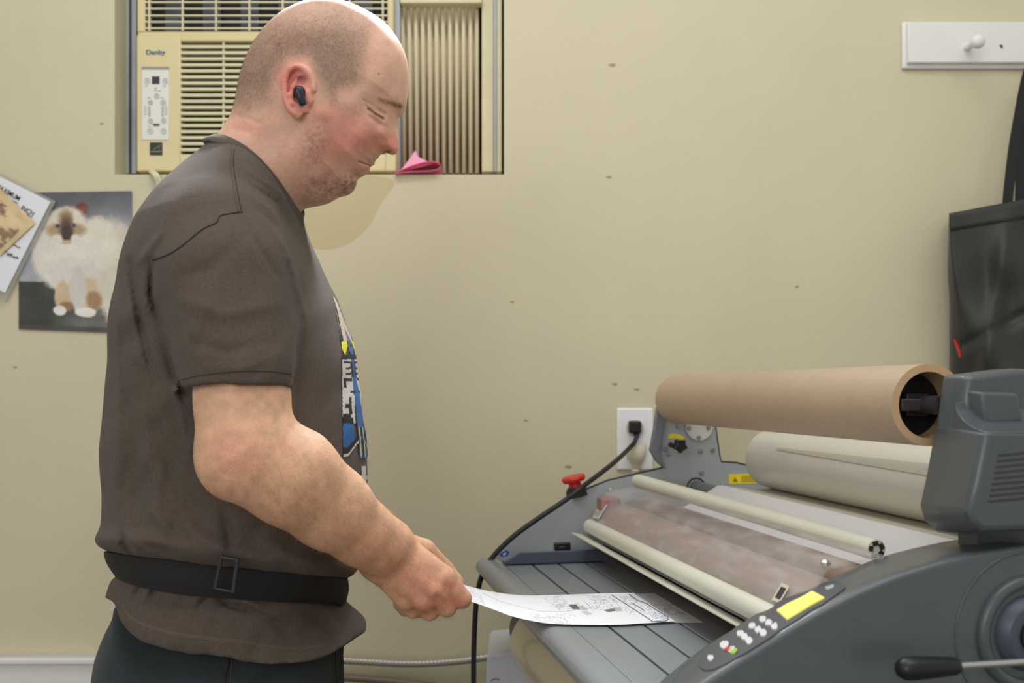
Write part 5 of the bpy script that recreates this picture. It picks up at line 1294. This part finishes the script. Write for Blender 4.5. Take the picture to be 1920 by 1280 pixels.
# collar: ribbed band round the neck
hb_ = BVHTree.FromPolygons([tuple(v) for v in hv], [tuple(int(i) for i in f) for f in hf[::1]])
cen = SA(481, 336); ring_in, rings_ = [], []
nv3 = Vector((n_up[0], 0, -n_up[1])); e13 = Vector((e1[0], 0, -e1[1]))
R1 = 108 * Q; NB = 90; rr = []
for i in range(NB):
    t = 2 * math.pi * i / NB; dr = e13 * math.cos(t) * R1 + Y * (-math.sin(t)) * .066; lift = nv3 * (25 * Q * math.sin(t) ** 2)
    p = Vector(cen) + dr + lift
    o = Vector(cen) + lift; dd = dr.normalized(); far = o + dd * .25; hN = hb_.ray_cast(far, -dd)
    rN = (hN[0] - o).length if hN[0] is not None else .07
    rr.append((o, dd, rN, t))
rs_ = np.array([r[2] for r in rr]); ker = np.exp(-(np.arange(-6, 7) / 3.0) ** 2); ker /= ker.sum()
rs_ = sum(np.roll(rs_, k) * ker[k + 6] for k in range(-6, 7))
def coll(k, s_, out):
    o, dd, _, t = rr[k]; return o + dd * (float(rs_[k]) + out) + nv3 * s_
b = MB(); rgs = []
for k in range(NB):
    rgs.append([coll(k, .0055, .0012), coll(k, .0062, .0026), coll(k, .0050, .0042), coll(k, .000, .0068), coll(k, -.008, .0100), coll(k, -.010, .0085), coll(k, -.008, .004), coll(k, .0, .0015)])
b.rings(rgs, cap=False, closed=True); b.build('collar', M['rib'], shirt, angle=80)

# chest print, cut as its own layer just over the knit
def front_hit(y, z, off):
    h = bvh.ray_cast(Vector((0.3, y, z)), Vector((-1, 0, 0))); return None if h[0] is None else h[0] + X * off
Y0p, ny, nz = DM - .150, 150, 250
zt, zb_ = SA(0, 455)[2], SA(0, 935)[2]; vv = []; okm = np.zeros((nz + 1, ny + 1), bool); pos = np.zeros((nz + 1, ny + 1, 3))
for j in range(nz + 1):
    for i in range(ny + 1):
        p = front_hit(Y0p + .30 * i / ny, zt + (zb_ - zt) * j / nz, .0009)
        if p is not None and p.x > -.33: okm[j, i] = True; pos[j, i] = p
PR = (pos, okm)
def print_cols(pos):
    """s runs across the chest from the near side (0) to its middle (1), mirrored beyond; t is the photo row"""
    yv = pos[..., 1]; zv = pos[..., 2]; px = 960 + pos[..., 0] * F_PX / yv; py = 730 - (zv - CAM_Z) * F_PX / yv
    edge = np.interp(py, [460, 520, 580, 640, 680, 760, 860, 935], [594, 611, 628, 638, 641, 641, 643, 645])
    lim = np.interp(py, [460, 520, 580, 640, 700, 760, 820, 880, 935], [596, 618, 643, 660, 668, 672, 680, 684, 686])
    s_ = (px - edge) / (lim - edge + 1e-6)
    s_ = np.clip(s_, -1, 1.0); mid = int(round((DM - .012 - Y0p) / (.30 / ny)))      # mirrored about the middle of the chest
    for k in range(1, ny - mid + 1):
        if mid - k >= 0: s_[:, mid + k] = s_[:, mid - k]; px[:, mid + k] = px[:, mid - k]; edge[:, mid + k] = edge[:, mid - k]
    on = px > edge; s_ = np.clip(s_, 0, 1.3)
    c = np.zeros(py.shape + (3,)); a = np.zeros(py.shape, bool)
    def put(m_, col): nonlocal c, a; m_ = m_ & on; c[m_] = col; a |= m_
    W_, K_, B_, Y_, T_ = (206, 202, 198), (38, 40, 46), (52, 104, 168), (222, 214, 70), (190, 176, 160)
    put((py > 500) & (py < 640) & (s_ > .25), T_); put((py > 500) & (py < 660) & (s_ > .62), (96, 104, 120)); put((py > 480) & (py < 640) & (s_ > .10) & (s_ < .2), (150, 150, 160))
    put((py > 600) & (py < 660) & (s_ > .80), K_); put((py > 640) & (py < 668) & (s_ > .05) & (s_ < .6) & (np.abs(s_ - .3) < (668 - py) / 60), Y_); put((py > 626) & (py < 640) & (s_ < .3), K_)
    put((py > 665) & (py < 795), W_); put((py > 650) & (py < 740) & (s_ > .74), B_); put((py > 640) & (py < 700) & (s_ > .93), K_)
    put((py > 664) & (py < 674), K_)
    for (y0, y1, s0, s1) in ((677, 681, .15, .8), (681, 708, .66, .82), (688, 692, .3, .75), (698, 702, .25, .75), (708, 714, .1, .7), (714, 726, .12, .30), (732, 736, .55, .9), (745, 762, .45, .60), (756, 764, .2, .6), (764, 776, .40, .6), (776, 792, .05 + 0, .5)):
        m_ = (py > y0) & (py < y1) & (s_ > s0) & (s_ < s1); put(m_, K_)
    yy_ = py - 14 * np.sin(np.clip(s_, 0, 1) * np.pi * .5 + .1)
    put((py > 738) & (py < 860) & (s_ > .80), B_); put((py > 760) & (py < 850) & (s_ > .74) & (s_ < .82), K_)
    put((py > 790) & (py < 840 - 30 * np.clip(s_ - .3, 0, 1)) & (s_ < .62), B_); put((py > 782) & (py < 794) & (s_ < .62), K_)
    put((py > 838 - 40 * np.clip(s_ - .25, 0, 1)) & (py < 852 - 44 * np.clip(s_ - .3, 0, 1)) & (s_ < .72), K_); put((py > 851 - 50 * np.clip(s_ - .25, 0, 1)) & (py < 857 - 50 * np.clip(s_ - .25, 0, 1)) & (s_ < .80), (200, 200, 200))
    put((py > 800) & (py < 856) & (s_ > .86) & (s_ < .90), Y_); put((py > 800) & (py < 856) & (s_ > .94), K_)
    put((py > 872) & (py < 926) & (s_ > .84) & (s_ < .99), (204, 200, 196)); put((py > 890) & (py < 900) & (s_ > .70) & (s_ < .86), (204, 200, 196))
    n = vnoise(yv * 900, zv * 900, 31); c = c * (.9 + .2 * n[..., None]); return c, a
cc_, aa = print_cols(np.where(okm[..., None], pos, np.array([-.2, DM, 1.2])))
aa &= okm; idx = -np.ones(aa.shape, int); idx[okm] = np.arange(okm.sum())
q = aa[:-1, :-1] & aa[1:, :-1] & aa[:-1, 1:] & aa[1:, 1:]; j, i = np.nonzero(q)
f = np.stack([idx[j, i], idx[j, i + 1], idx[j + 1, i + 1], idx[j + 1, i]], 1)
xq = pos[..., 0]; jump = (np.abs(xq[j, i] - xq[j, i + 1]) > .03) | (np.abs(xq[j, i] - xq[j + 1, i]) > .03); f = f[~jump][:, ::-1]
used = np.unique(f); remap = -np.ones(okm.sum(), int); remap[used] = np.arange(len(used))
np_mesh('chest_print', pos[okm][used], remap[f], M['print'], shirt, lin(np.clip(cc_[okm][used], 0, 255)))['label'] = 'blue, white and black graphic on the chest'

# ------------------------------------------------ trousers
g = Grid((-.66, 1.0, .03), (-.16, 1.50, 1.02), .006, bg=.05)
xs, ys, zs = g.ax
tp = [(270, 1100), (600, 1100), (622, 1160), (636, 1215), (632, 1290), (630, 1420), (620, 1560), (220, 1560), (205, 1420), (204, 1280), (208, 1200), (236, 1135)]
tpm = np.array(spline(tp, 4)); tpm = np.stack([(tpm[:, 0] - 960) * Q, (730 - tpm[:, 1]) * Q], 1)
D2 = poly_sd(xs[:, None], (zs - CAM_Z)[None, :], tpm); Rr = 195 * Q; Wr = (np.interp(730 - (zs - CAM_Z) / Q, [1100, 1180, 1240], [235, 250, 262]) * Q)[None, None, :]
e = np.clip(1 - D2 / Rr, 0, None)[:, None, :]; g.F = ((np.sqrt(e * e + ((ys - DM)[None, :, None] / Wr) ** 2) - 1) * Rr).astype(np.float32)
for s_ in (-1, 1): g.chain([(SA(415, 1380, s_ * .075), .105), (SA(412, 1600, s_ * .09), .092), (SA(408, 1850, s_ * .095), .075), (SA(404, 2200, s_ * .1), .070), (SA(400, 2460, s_ * .1), .062)], .04, .02)
A2, B2 = np.meshgrid(960 + xs / Q, 730 - (zs - CAM_Z) / Q, indexing='ij')
wob = .004 * np.sin(A2 * .035 + B2 * .012) + .003 * np.exp(-((A2 - 520 + (B2 - 1250) * 1.0) / 22) ** 2); g.F += wob[:, None, :].astype(np.float32)
pv, pf = g.mesh(1); tr_ = np_mesh('trousers', pv, pf, M['trousers'], man)
bt = BVHTree.FromPolygons([tuple(v) for v in pv], [tuple(int(i) for i in f) for f in pf])
def tline(pts, r, name, m):
    q = [on_surf(x, y, .0005, bt) for x, y in spline(pts, 8, False)]; q = [p for p in q if p is not None]; b = MB(); b.tube(q, r, 6); return b.build(name, m, tr_)
tline([(427, 1226), (427, 1245), (423, 1262), (418, 1290)], .0016, 'pocket_seam', M['seam_dark']); tline([(434, 1226), (434, 1250), (431, 1290)], .0005, 'pocket_seam', M['seam'])
b = MB()
for dx in (0, 9): b.tube(spline([tuple(P(631 + dx * .8, 1205, 1.20)), tuple(P(632 + dx, 1240, 1.20)), tuple(P(633 + dx, 1300, 1.20)), tuple(P(631 + dx, 1380, 1.20))], 6, False).tolist(), .0022, 8)
b.build('drawstring', M['black_rubber'], tr_)
for s_ in (-1, 1):
    b = MB(); rs = []
    for (a, w, z0, z1) in ((335, .026, 0, .07), (345, .034, 0, .085), (380, .037, 0, .095), (430, .040, 0, .075), (490, .044, 0, .055), (530, .036, 0, .042), (548, .016, .004, .028)):
        x_ = (a - 960) * Q; rs.append([Vector((x_, DM + s_ * .105 + w * math.cos(t), z0 + (z1 - z0) * (.5 + .5 * math.sin(t)))) for t in np.linspace(0, 2 * math.pi, 25)[:-1]])
    b.rings(rs); b.build('shoe', M['shoe'], man)

# ------------------------------------------------ waist strap with buckle
C0 = SA(430, 1085); top_p = [(225, 1043), (278, 1034), (413, 1046), (461, 1054), (560, 1070), (648, 1086)]; bot_p = [(217, 1068), (300, 1086), (399, 1104), (441, 1112), (560, 1127), (643, 1134)]
def belt_row(pts_px, name=None):
    out = []; xs_ = [p[0] for p in pts_px]; ys_ = [p[1] for p in pts_px]
    for i in range(120):
        t = 2 * math.pi * i / 120; x_ = C0[0] + .15 * math.cos(t)
        a = 960 + x_ / Q * 1.0; 
        pxn = np.interp(math.cos(t), [-1, 1], [xs_[0], xs_[-1]]); pyn = float(np.interp(pxn, xs_, ys_))
        dep = DM - .17 * math.sin(t)
        zc = CAM_Z + (730 - pyn) * (dep if math.sin(t) > 0 else DM + (DM - dep) * .2) / F_PX
        dd = Vector((math.cos(t), -math.sin(t) * 1.1, 0)).normalized(); o = Vector((C0[0], DM, zc)); h = bvh.ray_cast(o + dd * .45, -dd); out.append((o, dd, (h[0] - o).length if h[0] is not None else .17))
    return out
rt_, rb_ = belt_row(top_p), belt_row(bot_p)
r_t = np.array([x[2] for x in rt_]); r_b = np.array([x[2] for x in rb_]); r_m = np.maximum(r_t, r_b)
k9 = np.exp(-(np.arange(-8, 9) / 4.0) ** 2); k9 /= k9.sum(); sm = lambda r: sum(np.roll(r, k) * k9[k + 8] for k in range(-8, 9))
mx = lambda r: np.max([np.roll(r, k) for k in range(-1, 2)], axis=0)
r_t, r_b = sm(mx(r_t)) , sm(mx(r_b)); r_m = (r_t + r_b) / 2; r_t = np.clip(r_t, r_m - .006, r_m + .006); r_b = np.clip(r_b, r_m - .006, r_m + .006)
b = MB(); rg = []
for i in range(120):
    (o1, d1, _), (o2, d2, _) = rt_[i], rb_[i]; ring_ = []
    for s_ in np.linspace(0, 1, 6): ring_.append((o1 + d1 * (r_t[i] + .0028)).lerp(o2 + d2 * (r_b[i] + .0030), s_) + d1 * (.003 * math.sin(math.pi * s_)))
    ring_ += [(o1 + d1 * (r_t[i] - .001)).lerp(o2 + d2 * (r_b[i] - .001), s_) for s_ in np.linspace(1, 0, 6)]
    rg.append(ring_)
b.rings(rg, cap=False, closed=True); belt = b.build('waist_strap', M['belt'], man, angle=60)
bb = BVHTree.FromPolygons([tuple(v) for v in b.v], b.f)
def bpt(px, py, off): p = on_surf(px, py, off, bb); return p if p is not None else on_surf(px, py, off)
b = MB(); outer = [(412, 1041), (448, 1047), (441, 1113), (398, 1105)]; inner = [(417, 1049), (440, 1053), (433, 1107), (406, 1102)]
def lay(px, py, off):
    c = bpt(425, 1076, 0); return P(px, py, c.y - off + (px - 425) * .00005)
bmin = min(min(bpt(x, y, 0).y, on_surf(x, y, 0).y) for x, y in outer + inner)
def lay(px, py, off): return P(px, py, bmin - off)
nO = [lay(x, y, .0045) for x, y in outer]; nI = [lay(x, y, .0045) for x, y in inner]; fO = [p + Y * .004 for p in nO]; fI = [p + Y * .004 for p in nI]
b.rings([nO, nI, fI, fO], cap=False, closed=True); b.build('buckle', M['buckle'], belt, bevel=.0012, seg=3)

# ------------------------------------------------ short hair and arm hair
body_bvh_pts = None
def strands(v, f, cols_fn, count, region, length, width, lean, name, m, parent, seed=1):
    r_ = np.random.default_rng(seed); c = v[f].mean(1); px, py = photo_px(c)
    nrm = np.cross(v[f[:, 2]] - v[f[:, 0]], v[f[:, 3]] - v[f[:, 1]]); nl = np.linalg.norm(nrm, axis=1) + 1e-12; nrm = nrm / nl[:, None]
    pr = region(px, py, c) * nl; pr = pr / pr.sum(); k = r_.choice(len(f), count, p=pr)
    w4 = r_.dirichlet((1, 1, 1, 1), count); base = (v[f[k]] * w4[:, :, None]).sum(1); n = nrm[k]
    ln = lean(px[k], py[k], c[k]); d = n * .55 + ln + r_.normal(0, .22, (count, 3)); d /= np.linalg.norm(d, axis=1)[:, None]
    L = length * r_.uniform(.6, 1.2, count); sd = np.cross(d, n + r_.normal(0, .3, (count, 3))); sd /= np.linalg.norm(sd, axis=1)[:, None] + 1e-9
    vs = np.stack([base - sd * width / 2 - n * .0004, base + sd * width / 2 - n * .0004, base + d * L[:, None]], 1).reshape(-1, 3)
    fs = np.arange(count * 3).reshape(-1, 3); return np_mesh(name, vs, fs, m, parent)
sgn = -1.0 if np.sum((hv[:, 0] - hv[:, 0].mean())) is None else 1.0
c0 = hv[hf].mean(1); nr = np.cross(hv[hf[:, 2]] - hv[hf[:, 0]], hv[hf[:, 3]] - hv[hf[:, 1]]); orient = 1.0 if np.sum(nr[:, 2] * (c0[:, 2] - c0[:, 2].mean())) > 0 else -1.0
hf_o = hf if orient > 0 else hf[:, ::-1]
hl_poly = np.array(spline([(715, 20), (706, 70), (694, 110), (690, 140), (668, 168), (640, 178), (634, 206), (618, 198), (600, 172), (592, 150), (575, 116), (540, 116), (520, 150), (516, 192), (490, 206), (446, 222), (400, 200), (400, -60), (680, -60)], 3))
def hair_reg(px, py, c):
    cc = c.copy(); cc[:, 1] = DM - np.abs(cc[:, 1] - DM); x, y = photo_px(cc); d = poly_sd(x, y, hl_poly)
    return np.clip(d / 22 + .05, 0, 1) * (py < 240) * np.where(x > 640, np.clip(1 - (x - 640) / 110, .12, 1), 1) * (x < 740) * (np.abs(c[:, 1] - DM) < .0785)
hair = strands(hv, hf_o, None, 42000, hair_reg, .0034, .00022, lambda px, py, c: np.stack([0.9 * np.clip((px - 480) / 200, 0, 1), 0 * px, -.9 + 0 * px], 1), 'hair', M['hair'], man, 5); hair['kind'] = 'stuff'
def arm_reg(px, py, c): return np.clip((py - 760) / 160, 0.05, 1) * np.clip((py - 740) / 10, 0, 1) * (px < 850) * np.clip(1.4 - np.abs(px - 700) / 400, .3, 1) * (c[:, 1] < 1.20)
c0 = rv[rf].mean(1); nr = np.cross(rv[rf[:, 2]] - rv[rf[:, 0]], rv[rf[:, 3]] - rv[rf[:, 1]]); rf_o = rf if np.sum(nr[:, 1] * (c0[:, 1] - c0[:, 1].mean())) > 0 else rf[:, ::-1]
M['arm_hair'] = mat('arm_hair', rgb(150, 106, 72), .5)
ah_ = strands(rv, rf_o, None, 9000, arm_reg, .0085, .00013, lambda px, py, c: np.tile(np.array([.55, 0, -1.1]), (len(px), 1)), 'arm_hair', M['arm_hair'], man, 6); ah_['kind'] = 'stuff'

# ------------------------------------------------ earbud
eb = earpt(564, 178, .011, 1); root = empty('earbud', Vector([float(q) for q in earpt(564, 205, .008, 1)]), "dark wireless earbud with a short stem in the man's ear", 'earbud')
b = MB(); c = Vector([float(q) for q in earpt(563, 175, .005, 1)]); b.ball(c, (.0072, .0075, .0072), None, 24, 14); b.build('bud', M['black_plastic'], root)
s0, s1_ = Vector([float(q) for q in earpt(563.5, 177, .0125, 1)]), Vector([float(q) for q in earpt(572, 201, .0125, 1)])
b = MB(); dd = s1_ - s0; prof = [(-.16, .001), (-.14, .0035), (-.06, .0052), (.1, .0054), (.5, .0047), (.95, .0044), (1.03, .0034), (1.07, .001)]; b.lathe(s0, s1_, prof, 24); b.build('stem', M['earbud'], root)
b = MB(); c = s0 - Y * .0052; b.tube([c + X * (.0014 * math.cos(t)) + Z * (.0014 * math.sin(t)) for t in np.linspace(0, 2 * math.pi, 13)[:-1]], .0002, 5, closed=True); b.build('logo_mark', M['black_rubber'], root)
for o_ in COL.objects:
    if o_.get('category') == 'film roll': o_['group'] = 'film rolls on the laminator'
    if o_.get('category') == 'conduit': o_['group'] = 'flexible conduits along the wall'
